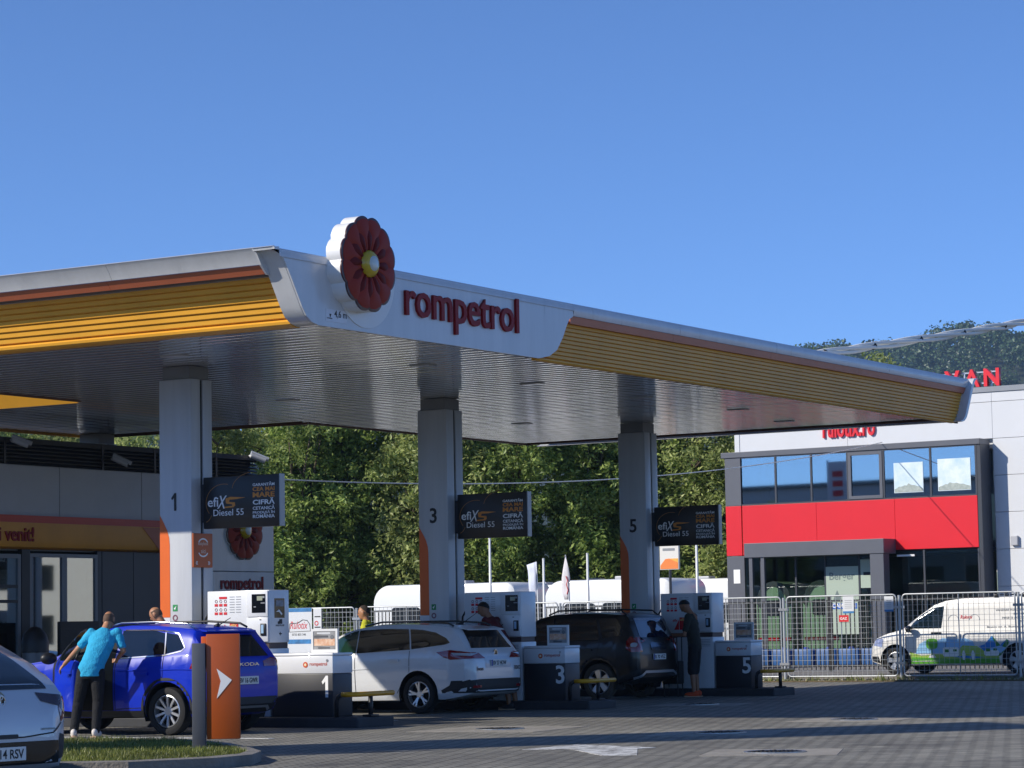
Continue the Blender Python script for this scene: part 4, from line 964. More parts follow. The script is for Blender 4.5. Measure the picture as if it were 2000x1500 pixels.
for o_ in (skin, gl, frm, hd, cr_, inn_):
    M_ = Matrix.Translation((1.98, hy, 0)) @ Matrix.Rotation(ang, 4, 'Z') @ Matrix.Translation((-1.98, -hy, 0)); o_.data.transform(M_)
bpy.data.objects.remove(hinge)
a = MB(); a.ell((0, 0, 0), (.075, .12, .085), 14, 10); mo = a.build('wing_mirror', BLACKPL, car, smooth=True)
mo.location = Matrix.Translation((1.98, hy, 0)) @ Matrix.Rotation(ang, 4, 'Z') @ Vector((-.12, .12, 1.075)); mo.rotation_euler = (0, 0, ang)
a = MB(); a.ell((1.86, -.99, 1.07), (.075, .115, .085), 14, 10); a.build('wing_mirror', BLACKPL, car, smooth=True)
# seat backs seen through the open door
for y_ in (.36, -.36):
    a = MB(); a.bbox(.75, .95, y_-.22, y_+.22, .55, 1.12, .06); a.bbox(.80, .90, y_-.12, y_+.12, 1.14, 1.32, .04); a.build('seat', CLAD, car, smooth=40)

# ------------------------------------------------------------ white estate car
P = dict(w=.91, wb=2.65, r=.318, paint=WHITEP, tumble=.36,
    top=[(-1.02, .60), (-1.015, .84), (-.985, .93), (-.95, 1.0), (-.88, 1.09), (-.74, 1.28), (-.66, 1.385), (-.60, 1.425), (-.45, 1.455), (0, 1.49), (.5, 1.505), (1.0, 1.49), (1.35, 1.44), (1.6, 1.37), (2.0, 1.18), (2.30, 1.03), (2.4, .99), (2.8, .92), (3.2, .80), (3.42, .68), (3.5, .52)],
    belt=[(-1.1, .92), (-.6, 1.08), (0, 1.05), (1, 1.0), (2.3, .96), (3.5, .8)],
    floor=[(-1.02, .36), (-.9, .29), (-.5, .22), (3.1, .18), (3.4, .22), (3.5, .3)],
    plan=[(-1.02, .76), (-.98, .86), (-.88, .925), (-.6, .98), (-.2, 1), (2.6, 1), (3.1, .94), (3.35, .82), (3.5, .62)])
car = thing('estate_car', 'white estate car with black roof rails and dark windows at the middle pump', 'car', (37.93, 24.34, 0), math.pi/2)
body, bv = car_body(P, car); four_wheels(car, P, (5, 'double'))
S = lambda *q, **k: decal(bv, *q, **k)
GREENG = mat('green_tinted_glass', '1c3a2c', .04, coat=1., spec=.8)
for sd in (1, -1):
    k = dict(side=sd)
    S([(2.08, 1.03), (1.62, 1.29), (1.40, 1.37), (1.30, 1.385), (1.27, 1.01)], 'side', GREENG, car, 'front_side_window', **k)
    S([(1.25, 1.01), (1.28, 1.39), (.80, 1.41), (.45, 1.405), (.28, 1.40), (.17, 1.06)], 'side', CARGLASS, car, 'rear_side_window', **k)
    S([(.14, 1.065), (.25, 1.40), (0, 1.385), (-.28, 1.335), (-.50, 1.24), (-.59, 1.165), (-.50, 1.135)], 'side', CARGLASS, car, 'quarter_window', **k)
    S(strip([(.17, 1.04), (.165, .70), (.30, .52), (.42, .34)], .009), 'side', SEAM, car, 'door_seam', **k); S(strip([(1.27, 1.0), (1.25, .33)], .009), 'side', SEAM, car, 'door_seam', **k); S(strip([(2.10, 1.0), (2.16, .33)], .009), 'side', SEAM, car, 'door_seam', **k)
    S([(.36, .865), (.58, .87), (.58, .905), (.36, .90)], 'side', WHITEP, car, 'door_handle', off=.004, th=.03, **k); S([(1.40, .865), (1.62, .87), (1.62, .905), (1.40, .90)], 'side', WHITEP, car, 'door_handle', off=.004, th=.03, **k)
    S([(-.96, .44), (-.47, .34), (-.45, .385), (-.62, .47), (-.96, .56)], 'side', CLAD, car, 'bumper_lower', off=.006, **k)
    S([(-.36, 1.01), (-.62, 1.045), (-.97, 1.0), (-.985, .90), (-.64, .885), (-.50, .93)], 'side', REDLENS, car, 'tail_lamp', off=.009, **k)
    S([(-.64, 1.0), (-.96, .985), (-.97, .945), (-.70, .955)], 'side', CLEARLENS, car, 'tail_lamp_clear', off=.014, **k)
    S(strip([(-.90, .80), (-.4, .80), (.1, .78), (2.3, .70)], .01), 'side', WHITEP, car, 'side_crease', off=.013, **k)
    roof_rail(car, [(-.52, .585, 1.44), (-.42, .59, 1.485), (.2, .60, 1.525), (.9, .595, 1.525), (1.25, .585, 1.465)], sd, BLACKGL)
S([(-.64, 1.07), (.64, 1.07), (.60, 1.14), (.54, 1.38), (-.54, 1.38), (-.60, 1.14)], 'rear', CARGLASS, car, 'rear_window', off=.006)
S([(.38, .90), (.82, .90), (.80, 1.0), (.52, .99)], 'rear', REDLENS, car, 'tail_lamp_rear', off=.008); S([(-.82, .90), (-.38, .90), (-.52, .99), (-.80, 1.0)], 'rear', REDLENS, car, 'tail_lamp_rear', off=.008)
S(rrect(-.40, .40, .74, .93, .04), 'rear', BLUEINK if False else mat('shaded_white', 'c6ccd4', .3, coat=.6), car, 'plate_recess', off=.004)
S([(-.88, .34), (.88, .34), (.88, .54), (.60, .56), (-.60, .56), (-.88, .54)], 'rear', CLAD, car, 'bumper_lower_rear', off=.007)
S([(.55, .42), (.75, .42), (.75, .46), (.55, .46)], 'rear', REDLENS, car, 'reflector', off=.012); S([(-.75, .42), (-.55, .42), (-.55, .46), (-.75, .46)], 'rear', REDLENS, car, 'reflector', off=.012)
plate(car, bv, 0, .82, 'BV 27 HOW', -1.02)
h_ = bv.ray_cast(Vector((-6, 0, .985)), Vector((1, 0, 0)))[0].x
a = MB(); a.lathe([(.001, -.014), (.05, -.012), (.055, 0), (.001, 0)], 20, 'x', (h_, 0, .985)); em = a.build('emblem', BLACKGL, car, smooth=40)
a = MB(); a.lathe([(.044, -.018), (.052, -.018), (.055, -.005), (.044, -.005)], 20, 'x', (h_, 0, .985)); a.build('emblem_ring', CHROME, em)
for tx, y_, z_ in (('Focus', .68, .70), ('TDCi', -.50, .70)): text(tx, mat('badge_chrome', '70747a', .3, metal=.8), (bv.ray_cast(Vector((-6, y_, z_)), Vector((1, 0, 0)))[0].x-.008, y_, z_), '-X', width=.20, parent=car, bold=.02, ext=.003)
decal(bv, [(-.60, 1.06), (.60, 1.06), (.52, 1.40), (-.52, 1.40)], 'front', GREENG, car, 'windscreen')
for sd in (1, -1): decal(bv, [(sd*.45, .66), (sd*.80, .68), (sd*.72, .80), (sd*.50, .74)], 'front', CLEARLENS, car, 'headlamp', off=.008)
mirror(car, 1.98, 1.04, .92, WHITEP)
a = MB(); a.prism([(-.58, 1.43), (-.78, 1.385), (-.80, 1.365), (-.62, 1.40)], -.58, .58, 'y'); a.build('roof_spoiler', WHITEP, car, smooth=30)
a = MB(); a.tube([(-.30, 0, 1.47), (-.62, 0, 1.66)], [.009, .003], 6); a.tube([(-.22, 0, 1.46), (-.33, 0, 1.49)], .026, 8); a.build('aerial', BLACKPL, car, smooth=True)

# ------------------------------------------------------------ black off-roader
P = dict(w=.905, wb=2.67, r=.345, paint=BLACKP, tumble=.2,
    top=[(-.84, .62), (-.835, .96), (-.80, 1.08), (-.74, 1.22), (-.62, 1.50), (-.56, 1.585), (-.48, 1.62), (0, 1.655), (.6, 1.665), (1.1, 1.64), (1.35, 1.58), (1.6, 1.47), (2.05, 1.17), (2.15, 1.12), (2.5, 1.08), (3.0, 1.0), (3.25, .9), (3.4, .7), (3.44, .52)],
    belt=[(-.9, 1.02), (-.5, 1.14), (0, 1.10), (1, 1.07), (2.1, 1.05), (3.4, .95)],
    floor=[(-.84, .42), (-.7, .36), (-.4, .28), (3.0, .26), (3.4, .36)],
    plan=[(-.84, .82), (-.80, .90), (-.70, .95), (-.4, 1), (2.8, 1), (3.15, .95), (3.35, .84), (3.44, .68)])
car = thing('offroader', 'black off-roader with muddy wheels and roof rails at the far pump', 'car', (45.05, 24.93, 0), math.pi/2)
body, bv = car_body(P, car); MUD = mat('muddy_tyre', '5a5248', .9, var=.4, vscale=9, bump=.2)
four_wheels(car, P, (5, 'wide'))
for ch in car.children:
    if ch.name.startswith('wheel'): ch.data = ch.data.copy() if ch.data.materials[0] != MUD else ch.data; ch.data.materials[0] = MUD
S = lambda *q, **k: decal(bv, *q, **k)
for sd in (1, -1):
    k = dict(side=sd)
    S([(2.0, 1.12), (1.42, 1.48), (1.15, 1.55), (1.02, 1.56), (.98, 1.11)], 'side', CARGLASS, car, 'front_side_window', **k)
    S([(.94, 1.11), (.98, 1.56), (.10, 1.56), (-.02, 1.14)], 'side', CARGLASS, car, 'rear_side_window', **k)
    S([(-.08, 1.17), (.03, 1.555), (-.36, 1.54), (-.52, 1.28), (-.50, 1.22)], 'side', CARGLASS, car, 'quarter_window', **k)
    S(strip([(.96, 1.08), (.95, .40)], .009), 'side', SEAM, car, 'door_seam', **k); S(strip([(2.03, 1.08), (2.05, .40)], .009), 'side', SEAM, car, 'door_seam', **k); S(strip([(-.03, 1.1), (.02, .85), (.40, .55), (.43, .40)], .009), 'side', SEAM, car, 'door_seam', **k)
    S([(.35, .26), (2.32, .26), (2.32, .42), (.35, .42)], 'side', CLAD, car, 'sill_cladding', **k)
    S([(.12, .93), (.34, .935), (.34, .975), (.12, .97)], 'side', BLACKP, car, 'door_handle', off=.004, th=.03, **k)
    for xa in (0, 2.67): S(strip(arc_pts(xa, .365, .435, -5, 185, 20), .075), 'side', CLAD, car, 'arch_cladding', off=.010, **k)
    S([(-.82, 1.18), (-.66, 1.19), (-.60, 1.10), (-.60, .96), (-.70, .90), (-.82, .90)], 'side', REDLENS, car, 'tail_lamp', off=.010, **k)
    S(rrect(-.80, -.69, .99, 1.07, .03), 'side', CLEARLENS, car, 'tail_lamp_clear', off=.018, **k)
    roof_rail(car, [(-.50, .62, 1.60), (-.38, .625, 1.685), (.3, .63, 1.715), (1.0, .625, 1.70), (1.22, .615, 1.62)], sd, BLACKPL)
    S([(-.84, .36), (-.45, .30), (-.44, .42), (-.84, .58)], 'side', CLAD, car, 'bumper_lower', off=.006, **k)
S([(-.60, 1.17), (.60, 1.17), (.55, 1.54), (-.55, 1.54)], 'rear', mat('blue_tinted_glass', '0c1830', .03, coat=1., spec=.8), car, 'rear_window', off=.006)
for sd in (1, -1):
    S([(sd*.64, .90), (sd*.80, .90), (sd*.80, 1.18), (sd*.66, 1.17)], 'rear', REDLENS, car, 'tail_lamp_rear', off=.008)
S(rrect(-.30, .30, .93, 1.07, .04), 'rear', mat('chrome_smoke', '555b66', .15, metal=.8), car, 'plate_garnish', off=.01)
S(strip([(-.80, .40), (-.55, .52), (.55, .52), (.80, .40)], .05), 'rear', mat('silver_trim', 'b8bcc0', .3, metal=.6), car, 'skid_trim', off=.012)
plate(car, bv, 0, .80, 'B 70 VEZ', -.84)
decal(bv, [(-.60, 1.18), (.60, 1.18), (.55, 1.55), (-.55, 1.55)], 'front', CARGLASS, car, 'windscreen')
for sd in (1, -1): decal(bv, [(sd*.5, .80), (sd*.78, .80), (sd*.76, .92), (sd*.52, .92)], 'front', CLEARLENS, car, 'headlamp', off=.008)
mirror(car, 1.92, 1.13, .92, BLACKPL)
a = MB(); a.tube([(.95, -.05, 1.66), (.72, -.05, 1.87)], [.008, .003], 6); a.build('aerial', BLACKPL, car, smooth=True)

# ------------------------------------------------------------ pearl hatchback at the lower left, seen from behind
P = dict(w=.89, wb=2.64, r=.32, paint=PEARLP, tumble=.46,
    top=[(-.80, .50), (-.795, .70), (-.74, .82), (-.70, .90), (-.66, .98), (-.60, 1.03), (-.30, 1.22), (.0, 1.36), (.12, 1.39), (.5, 1.43), (1.0, 1.435), (1.3, 1.40), (1.6, 1.3), (2.15, 1.0), (2.3, .96), (2.8, .88), (3.2, .76), (3.4, .62), (3.5, .5)],
    belt=[(-.9, .80), (-.5, .98), (0, 1.0), (1, .96), (2.1, .93), (3.5, .8)],
    floor=[(-.80, .26), (-.7, .2), (3.3, .18), (3.5, .3)],
    plan=[(-.80, .72), (-.77, .84), (-.70, .92), (-.45, .985), (0, 1), (2.6, 1), (3.1, .94), (3.35, .82), (3.5, .62)])
car = thing('hatchback', 'pearl white hatchback cut off by the left edge, seen from behind', 'car', (18.38, 17.30, -.03), R(82))
body, bv = car_body(P, car); four_wheels(car, P, (5, 'double'))
S = lambda *q, **k: decal(bv, *q, **k)
for sd in (1, -1):
    k = dict(side=sd)
    S([(2.0, .98), (1.4, 1.28), (.9, 1.36), (.3, 1.34), (-.05, 1.22), (-.2, 1.03), (.2, 1.0)], 'side', CARGLASS, car, 'side_window', **k)
    S([(sd*.46, .90), (sd*.86, .86), (sd*.88, .66), (sd*.80, .68), (sd*.70, .77), (sd*.50, .82)], 'rear', mat('smoked_lamp', '3a2428', .08, coat=1.), car, 'tail_lamp_rear', off=.008)
    S([(-.76, .84), (-.42, .93), (-.45, .86), (-.70, .72), (-.77, .62)], 'side', REDLENS, car, 'tail_lamp', off=.008, **k)
    S([(sd*.62, .27), (sd*.80, .30), (sd*.80, .50), (sd*.70, .52)], 'rear', CLAD, car, 'bumper_vent', off=.006)
S([(-.62, .93), (.62, .93), (.56, 1.08), (.46, 1.34), (-.46, 1.34), (-.56, 1.08)], 'rear', CARGLASS, car, 'rear_window', off=.006)
S([(-.70, .255), (.70, .255), (.66, .46), (-.66, .46)], 'rear', BLACKGL, car, 'bumper_insert', off=.008)
S(strip([(-.72, .62), (-.60, .53), (-.25, .50), (.25, .50), (.60, .53), (.72, .62)], .012), 'rear', SEAM, car, 'hatch_seam', off=.008)
S(rrect(-.62, -.46, .56, .575, .006), 'rear', mat('badge_chrome', '70747a', .3, metal=.8), car, 'model_badge', off=.01)
S(rrect(-.18, .18, .49, .53, .015), 'rear', BLACKPL, car, 'hatch_handle', off=.012)
plate(car, bv, 0, .355, 'BV 14 RSV', -.80, .52, .125)
h_ = bv.ray_cast(Vector((-6, 0, .835)), Vector((1, 0, 0)))[0].x
a = MB(); a.lathe([(.001, -.012), (.085, -.010), (.09, 0), (.001, 0)], 24, 'x', (h_, 0, .835)); em = a.build('emblem', BLACKGL, car, smooth=40)
def ring_y(ry, rz, zc, nm):
    a = MB(); n = 20; a.tube([(h_-.016, ry*math.cos(2*math.pi*k/n), .835+zc+rz*math.sin(2*math.pi*k/n)) for k in range(n+1)], .006, 6, cap=False); a.build(nm, CHROME, em, smooth=True)
ring_y(.075, .055, 0, 'emblem_ring'); ring_y(.024, .05, -.003, 'emblem_loop'); ring_y(.048, .019, .025, 'emblem_loop')
decal(bv, [(-.60, 1.0), (.60, 1.0), (.5, 1.33), (-.5, 1.33)], 'front', CARGLASS, car, 'windscreen')
a = MB(); a.prism([(.02, 1.38), (-.16, 1.34), (-.17, 1.32), (0, 1.345)], -.5, .5, 'y'); a.build('roof_spoiler', BLACKGL, car, smooth=30)
mirror(car, 1.9, .98, .90, PEARLP)

# ------------------------------------------------------------ white delivery van behind the mesh fence
P = dict(w=.95, wb=3.07, r=.325, paint=VANP, tumble=.13,
    top=[(-1.0, .6), (-.99, 1.55), (-.96, 1.72), (-.9, 1.79), (-.5, 1.815), (.5, 1.82), (1.4, 1.80), (1.8, 1.755), (2.1, 1.66), (2.45, 1.43), (2.85, 1.14), (2.95, 1.08), (3.3, 1.0), (3.6, .88), (3.78, .72), (3.83, .5)],
    belt=[(-1, 1.08), (3, 1.0), (3.8, .8)], floor=[(-1.0, .34), (-.6, .25), (3.4, .2), (3.83, .3)],
    plan=[(-1.0, .9), (-.95, .96), (-.8, 1), (3.0, 1), (3.4, .95), (3.65, .86), (3.83, .66)])
car = thing('delivery_van', 'white delivery van with a painted green meadow along its side, behind the mesh fence', 'van', (60.2, 22.22, .12), math.pi/2)
body, bv = car_body(P, car); four_wheels(car, P, (5, 'wide'))
S = lambda *q, **k: decal(bv, *q, **k)
for sd in (1, -1):
    k = dict(side=sd)
    S([(2.72, 1.09), (2.62, 1.22), (2.38, 1.43), (2.12, 1.575), (1.84, 1.61), (1.90, 1.09)], 'side', mat('van_glass', '16242c', .04, coat=1., spec=.8), car, 'door_window', **k)
    S(strip([(1.78, 1.70), (1.76, .95), (1.80, .30)], .01), 'side', SEAM, car, 'door_seam', **k); S(strip([(2.80, 1.05), (2.78, .5)], .01), 'side', SEAM, car, 'door_seam', **k)
    S([(1.90, .96), (2.14, .96), (2.14, 1.0), (1.90, 1.0)], 'side', BLACKPL, car, 'door_handle', off=.004, th=.03, **k)
    S([(3.42, .66), (3.70, .70), (3.62, .83), (3.40, .86)], 'side', mat('blue_headlamp', '8a94b8', .08, coat=1.), car, 'headlamp', off=.008, **k)
    S([(3.5, .28), (3.79, .33), (3.79, .44), (3.55, .44)], 'side', BLACKPL, car, 'bumper_grille', off=.008, **k)
mirror(car, 2.66, 1.08, .97, BLACKPL)
decal(bv, [(-.72, 1.16), (.72, 1.16), (.66, 1.62), (-.66, 1.62)], 'front', CARGLASS, car, 'windscreen')
decal(bv, rrect(-.5, .5, .62, .76, .04), 'front', BLACKPL, car, 'grille', off=.008)
# the printed landscape
LG = mat('print_green', '5fae36', .4); LG2 = mat('print_light_green', 'a4c45a', .4); LB = mat('print_pale_blue', '8fc0e6', .4); LB2 = mat('print_blue', '2f7fc8', .4); DG = mat('print_dark_green', '3e7f3a', .4); PW = mat('print_white', 'e9ece8', .4)
def V(x, z): return (x, z)
pr = obj('side_print', None, car) if False else None
def pd(pts, m_, nm, off): S(pts, 'side', m_, car, nm, off=off, res=.2)
pd([(2.55, .50), (2.45, .72), (2.30, .80), (2.1, .74), (1.85, .86), (1.6, .82), (1.3, .85), (1.1, .78), (1.0, .5)], LB, 'print_sky', .006)
pd([(2.75, .26), (2.75, .55), (2.4, .45), (2.0, .48), (1.6, .46), (1.35, .68), (1.0, .66), (.75, .50), (.46, .46), (.46, .26)], LG2, 'print_hill', .008)
pd([(.95, .66), (.80, .70), (.62, .90), (.42, .68), (.25, .82), (.0, .55), (.46, .46), (.8, .52)], LB2, 'print_mountain', .010)
pd([(.62, .90), (.50, .62), (.42, .68)], DG, 'print_mountain_shade', .012); pd([(.25, .82), (.10, .55), (.46, .42), (.46, .52)], DG, 'print_mountain_shade', .0125)
pd([(.70, .60), (.45, .66), (.1, .62), (.15, .50), (.6, .50)], LB, 'print_haze', .013)
pd([(2.75, .26), (2.75, .42), (1.6, .37), (.46, .38), (.46, .26)], LG, 'print_meadow', .014)
pd([(1.6, .41), (1.3, .44), (.8, .40), (1.1, .37)], LB2, 'print_lake', .015)
pd(rrect(1.98, 2.27, .60, .85, .09), LG, 'print_tree_crown', .016); pd([(2.11, .42), (2.15, .42), (2.14, .62), (2.12, .62)], DG, 'print_tree_trunk', .016)
for x0, x1, z0, z1 in ((1.45, 1.85, .42, .64), (.45, .82, .43, .56)):
    pd(rrect(x0, x1, z0, z1, .05), PW, 'print_caravan', .018); pd([(x0+.05, z0+.12), (x0+.14, z0+.12), (x0+.14, z0+.17), (x0+.05, z0+.17)], DG, 'print_caravan_window', .020); pd([(x1-.15, z0+.10), (x1-.05, z0+.10), (x1-.05, z0+.17), (x1-.15, z0+.17)], DG, 'print_caravan_window', .020)
for x0 in (1.33, 1.10): pd([(x0-.03, .34), (x0+.03, .34), (x0+.045, .48), (x0+.015, .56), (x0-.015, .56), (x0-.045, .48)], PW, 'print_figure', .020)
pd([(2.02, .40), (2.22, .40), (2.18, .46), (2.08, .47)], PW, 'print_car', .020)
ys = at_side(bv, .8, 1.3)+.006
tf = ((-1, 0, 0), (0, 0, 1), (0, 1, 0))
for s_, x_, z_, w_ in (('VANZARE RULOTE AUTORULOTE', .55, 1.47, 1.15), ('INCHIRIERE RULOTE', .10, 1.375, .75), ('PIESE SI ACCESORII RULOTE', .38, 1.285, 1.05), ('SERVICE RULOTE', -.02, 1.20, .62), ('Brasov str. A. Buzoianu 24  tel. 0722', .75, 1.08, 1.35)):
    text(s_, GREYINK, (x_, at_side(bv, x_-w_/2, z_+.02)+.008, z_), tf, width=w_, height=.05, parent=car, ext=.001, bold=.005)
text('Rulotix', REDINK, (1.42, at_side(bv, 1.3, 1.33)+.008, 1.30), tf, width=.30, height=.09, parent=car, ext=.001, shear=.2)
for cx_, rz_ in ((1.60, .10), (1.07, .11)): S(strip(arc_pts(cx_, 1.27, .13, 0, 180, 12), .012), 'side', GREYINK, car, 'logo_outline', off=.008)
# roof bars
for x_ in (.55, -.15):
    a = MB(); a.tube([(x_, -.75, 1.86), (x_, .75, 1.86)], .018, 8); a.bbox(x_-.05, x_+.05, .70, .80, 1.79, 1.87, .01); a.bbox(x_-.05, x_+.05, -.80, -.70, 1.79, 1.87, .01); a.build('roof_bar', BLACKPL, car, smooth=30)
# ================================================================== STATION SHOP
SY = 33.6
shop = thing('station_shop', 'grey panelled station shop with an orange band, glazed front and dark louvred parapet', 'building')
ANTH = mat('anthracite_panel', '33363d', .4, var=.1, vscale=1.5); SHOPG = mat('shop_grey_panel', 'b6b7ba', .45, var=.08, vscale=1.5)
LOUV = mat('louvre_dark', '1d1f24', .4, var=.15, vscale=3); BAND = mat('shop_orange_band', 'dc942c', .45, var=.15, vscale=1.2)
SX0, SX1 = 29.0, 45.0
a = MB(); a.box(SX0, SX1-.02, SY+1.6, 41.5, 0, 5.0); a.build('inner_block', mat('shop_render', '8f9094', .7, var=.1), shop)
a = MB(); a.box(SX0, SX1-.02, SY+.12, SY+1.595, 3.0, 5.0); a.build('upper_wall', mat('shop_render', '8f9094', .7), shop)
a = MB(); a.box(SX1-.14, SX1-.015, SY+.12, 41.5, 0, 4.99); a.build('end_wall', SHOPG, shop)
a = MB(); a.box(SX0, SX1+.05, SY-.05, 41.5, 5.001, 5.1); a.build('roof', mat('roof_dark', '3c3c3c', .7), shop)
x = 30.83-2.45*.75
while x < SX1-.1:
    a = MB(); x1 = min(x+2.445, SX1); a.bbox(max(x, SX0)+.006, x1-.006, SY, SY+.06, 3.655, 4.60, .006); a.build('facade_panel', SHOPG, shop); x += 2.45
for k in range(7):
    z = 4.612+k*.069; a = MB(); a.prism([(SY-.02, z), (SY-.04, z+.02), (SY+.03, z+.055), (SY+.05, z+.05)], SX0, SX1+.02, 'x'); a.build('louvre_slat', LOUV, shop)
for x_ in (31.6, 34.4, 37.2, 40.0, 41.6, 43.6): 
    a = MB(); a.box(x_-.03, x_+.03, SY-.055, SY-.041, 4.605, 5.09); a.build('louvre_post', LOUV, shop)
a = MB(); a.box(SX0, SX1+.02, SY-.14, SY+.06, 3.515, 3.65); a.build('red_strip', mat('shop_red_strip', 'c2381e', .4, var=.08), shop)
a = MB(); a.prism([(SY-.16, 3.513), (SY-.17, 3.16), (SY-.14, 3.06), (SY-.06, 3.025), (SY+.06, 3.025), (SY+.06, 3.513)], SX0, SX1+.02, 'x'); bn = a.build('orange_band', BAND, shop, smooth=30)
a = MB(); a.prism([(41.05, 3.5), (42.2, 3.5), (42.2, 3.04), (41.6, 3.04)], SY-.176, SY-.1725, 'y'); a.build('band_accent', mat('band_pink', 'b4603c', .45), bn)
text('Bine ai venit!', LETRED, (37.86, SY-.178, 3.16), '-Y', height=.27, parent=bn, bold=.02, ext=.012, align='r')
# ground floor: anthracite panels, window frame, glass doors
for x0, x1 in ((40.05, 40.995), (41.0, 41.945), (41.95, 42.895), (42.9, 43.845), (43.85, 44.95), (39.9, 40.04)):
    a = MB(); a.bbox(x0+.004, x1-.004, SY+.02, SY+.08, .0, 3.02, .005); a.build('anthracite_panel', ANTH, shop)
GFR = mat('window_frame_grey', '6d7176', .4, metal=.3)
SHG = glass_mat('shop_glass', 'c2ccce', .45)
def bay(x0, x1, z0, z1, frame=.07):
    for nm, q in (('frame_rail', (x0, x1, z1-frame, z1)), ('frame_rail', (x0, x1, z0, z0+frame)), ('frame_stile', (x0, x0+frame, z0+frame+.001, z1-frame-.001)), ('frame_stile', (x1-frame, x1, z0+frame+.001, z1-frame-.001))):
        a = MB(); a.box(q[0], q[1], SY-.01, SY+.07, q[2], q[3]); a.build(nm, GFR, shop)
    a = MB(); a.box(x0+frame, x1-frame, SY+.02, SY+.03, z0+frame, z1-frame); return a.build('window_pane', SHG, shop)
bay(37.93, 38.915, .5, 2.95); bay(38.92, 39.88, 1.15, 2.95)
a = MB(); a.box(38.92, 39.88, SY+.0, SY+.08, .0, 1.145); a.build('sill_panel', GFR, shop)
a = MB(); a.box(37.93, 38.915, SY+.0, SY+.08, .0, .495); a.build('sill_panel', GFR, shop)
for x0 in (36.75, 35.8, 34.85, 33.9): bay(x0, x0+.94, .02, 2.93, .08)
a = MB(); a.box(37.7, 37.925, SY-.02, SY+.08, 0, 3.02); a.build('door_post', BLACKPL, shop)
for z_ in (1.0, 2.33, 2.05):
    a = MB(); a.box(36.83, 37.6, SY-.012, SY+.018, z_-.03, z_+.03); a.build('door_rail', BLACKPL, shop)
# things on display inside
inn_m = mat('shop_interior', 'bdbdb8', .8, var=.3, vscale=3)
a = MB(); a.box(SX0+.1, 44.8, SY+1.5, SY+1.55, 0, 3.0); a.build('interior_wall', inn_m, shop)
rs = random.Random(4)
for k in range(12):
    x_ = 33.9+k*.5; a = MB(); a.box(x_, x_+.42, SY+.9, SY+1.2, .0, rs.uniform(.7, 1.7)); a.build('display_stand', mat('stand_%d' % (k % 4), ['8a6a4a', '6d7a80', 'a4a09a', '4a4c50'][k % 4], .6, var=.5, vscale=6), shop)
# brand wall at the right end of the shop front
a = MB(); a.bbox(42.98, 45.06, SY-.42, SY-.181, 2.655, 4.1, .01); bw = a.build('brand_panel', WHITE_ALU, shop)
a = MB(); a.bbox(42.98, 45.06, SY-.42, SY-.181, .0, 2.645, .01); b2 = a.build('brand_panel_lower', WHITE_ALU, shop)
flower(shop, 44.0, 3.50, SY-.47, .62, .045, name='shop_flower_emblem')
text('rompetrol', LETRED, (43.22, SY-.424, 2.20), '-Y', width=1.44, height=.35, parent=b2, bold=.02, ext=.02)
# cctv cameras on the parapet
def cctv(x_, y_, z_, dirx, label, m_=WHITE):
    t = thing('security_camera', label, 'camera', (x_, y_, z_)); d = Vector((dirx, -.75, -.42)).normalized()
    a = MB(); a.tube([(0, .16, .02), (0, .03, .06), (0, 0, .02)], .028, 8); a.build('bracket', m_, t, smooth=True)
    a = MB(); a.tube([Vector((0, 0, 0))-d*.10, d*.22], .062, 12); bd_ = a.build('housing', m_, t, smooth=40)
    a = MB(); q = Vector((0, 0, .05)); a.tube([q-d*.10, q+d*.29], [.05, .045], 10); a.build('sun_shield', m_, bd_, smooth=40)
    a = MB(); a.tube([d*.2205, d*.226], .045, 12); a.build('lens', BLACKGL, bd_)
cctv(44.72, SY-.22, 5.06, .75, 'white bullet security camera on the right corner of the shop parapet')
cctv(40.25, SY-.22, 4.80, .45, 'grey bullet security camera on the parapet left of column 1', GREYPANEL)
cctv(37.35, SY-.22, 5.02, .8, 'pale floodlight camera on the parapet at the left picture edge', GREYPANEL)
for x_, y_, z_ in ((44.75, SY-.06, 5.06), ): pass
# litter bin and dark notice board in front of the shop
t = thing('notice_board', 'dark wooden board standing before the shop window behind the blue car', 'board', (38.15, 32.6, 0))
a = MB(); a.bbox(-.55, .55, -.04, .04, .55, 1.66, .01); a.build('board', mat('dark_wood', '37302c', .6, var=.3, vscale=4, stretch=(1, 1, 6)), t)
for s in (-.45, .45):
    a = MB(); a.box(s-.03, s+.03, -.03, .03, 0, .549); a.build('leg', BLACKPL, t)
t = thing('litter_bin', 'grey domed litter bin beside the shop door', 'bin', (36.95, 32.6, 0))
a = MB(); a.lathe([(.001, 0), (.22, 0), (.24, 1.1), (.001, 1.1)], 20, 'z'); a.build('drum', GFR, t, smooth=40)
a = MB(); a.lathe([(.25, 1.101), (.25, 1.3), (.2, 1.45), (.1, 1.55), (.001, 1.58)], 20, 'z'); a.build('hood', BLACKPL, t, smooth=40)
# ================================================================== CARAVAN DEALER'S BUILDING
bl = thing('dealer_building', 'white dealer building with a red band, blue reflecting windows and grey entrance porch', 'building', (78.2, 35.0, .12), R(-2.05))
WP = mat('white_sandwich_panel', 'd6d8da', .4, var=.05, vscale=.8); AG = mat('facade_grey', '5d6068', .4, var=.1, vscale=1.5); AGD = mat('facade_dark_grey', '3d4047', .4, var=.1)
UG = glass_mat('blue_window_glass', '9fb4c0', .38); LGm = glass_mat('green_window_glass', 'e0ebe2', .05)
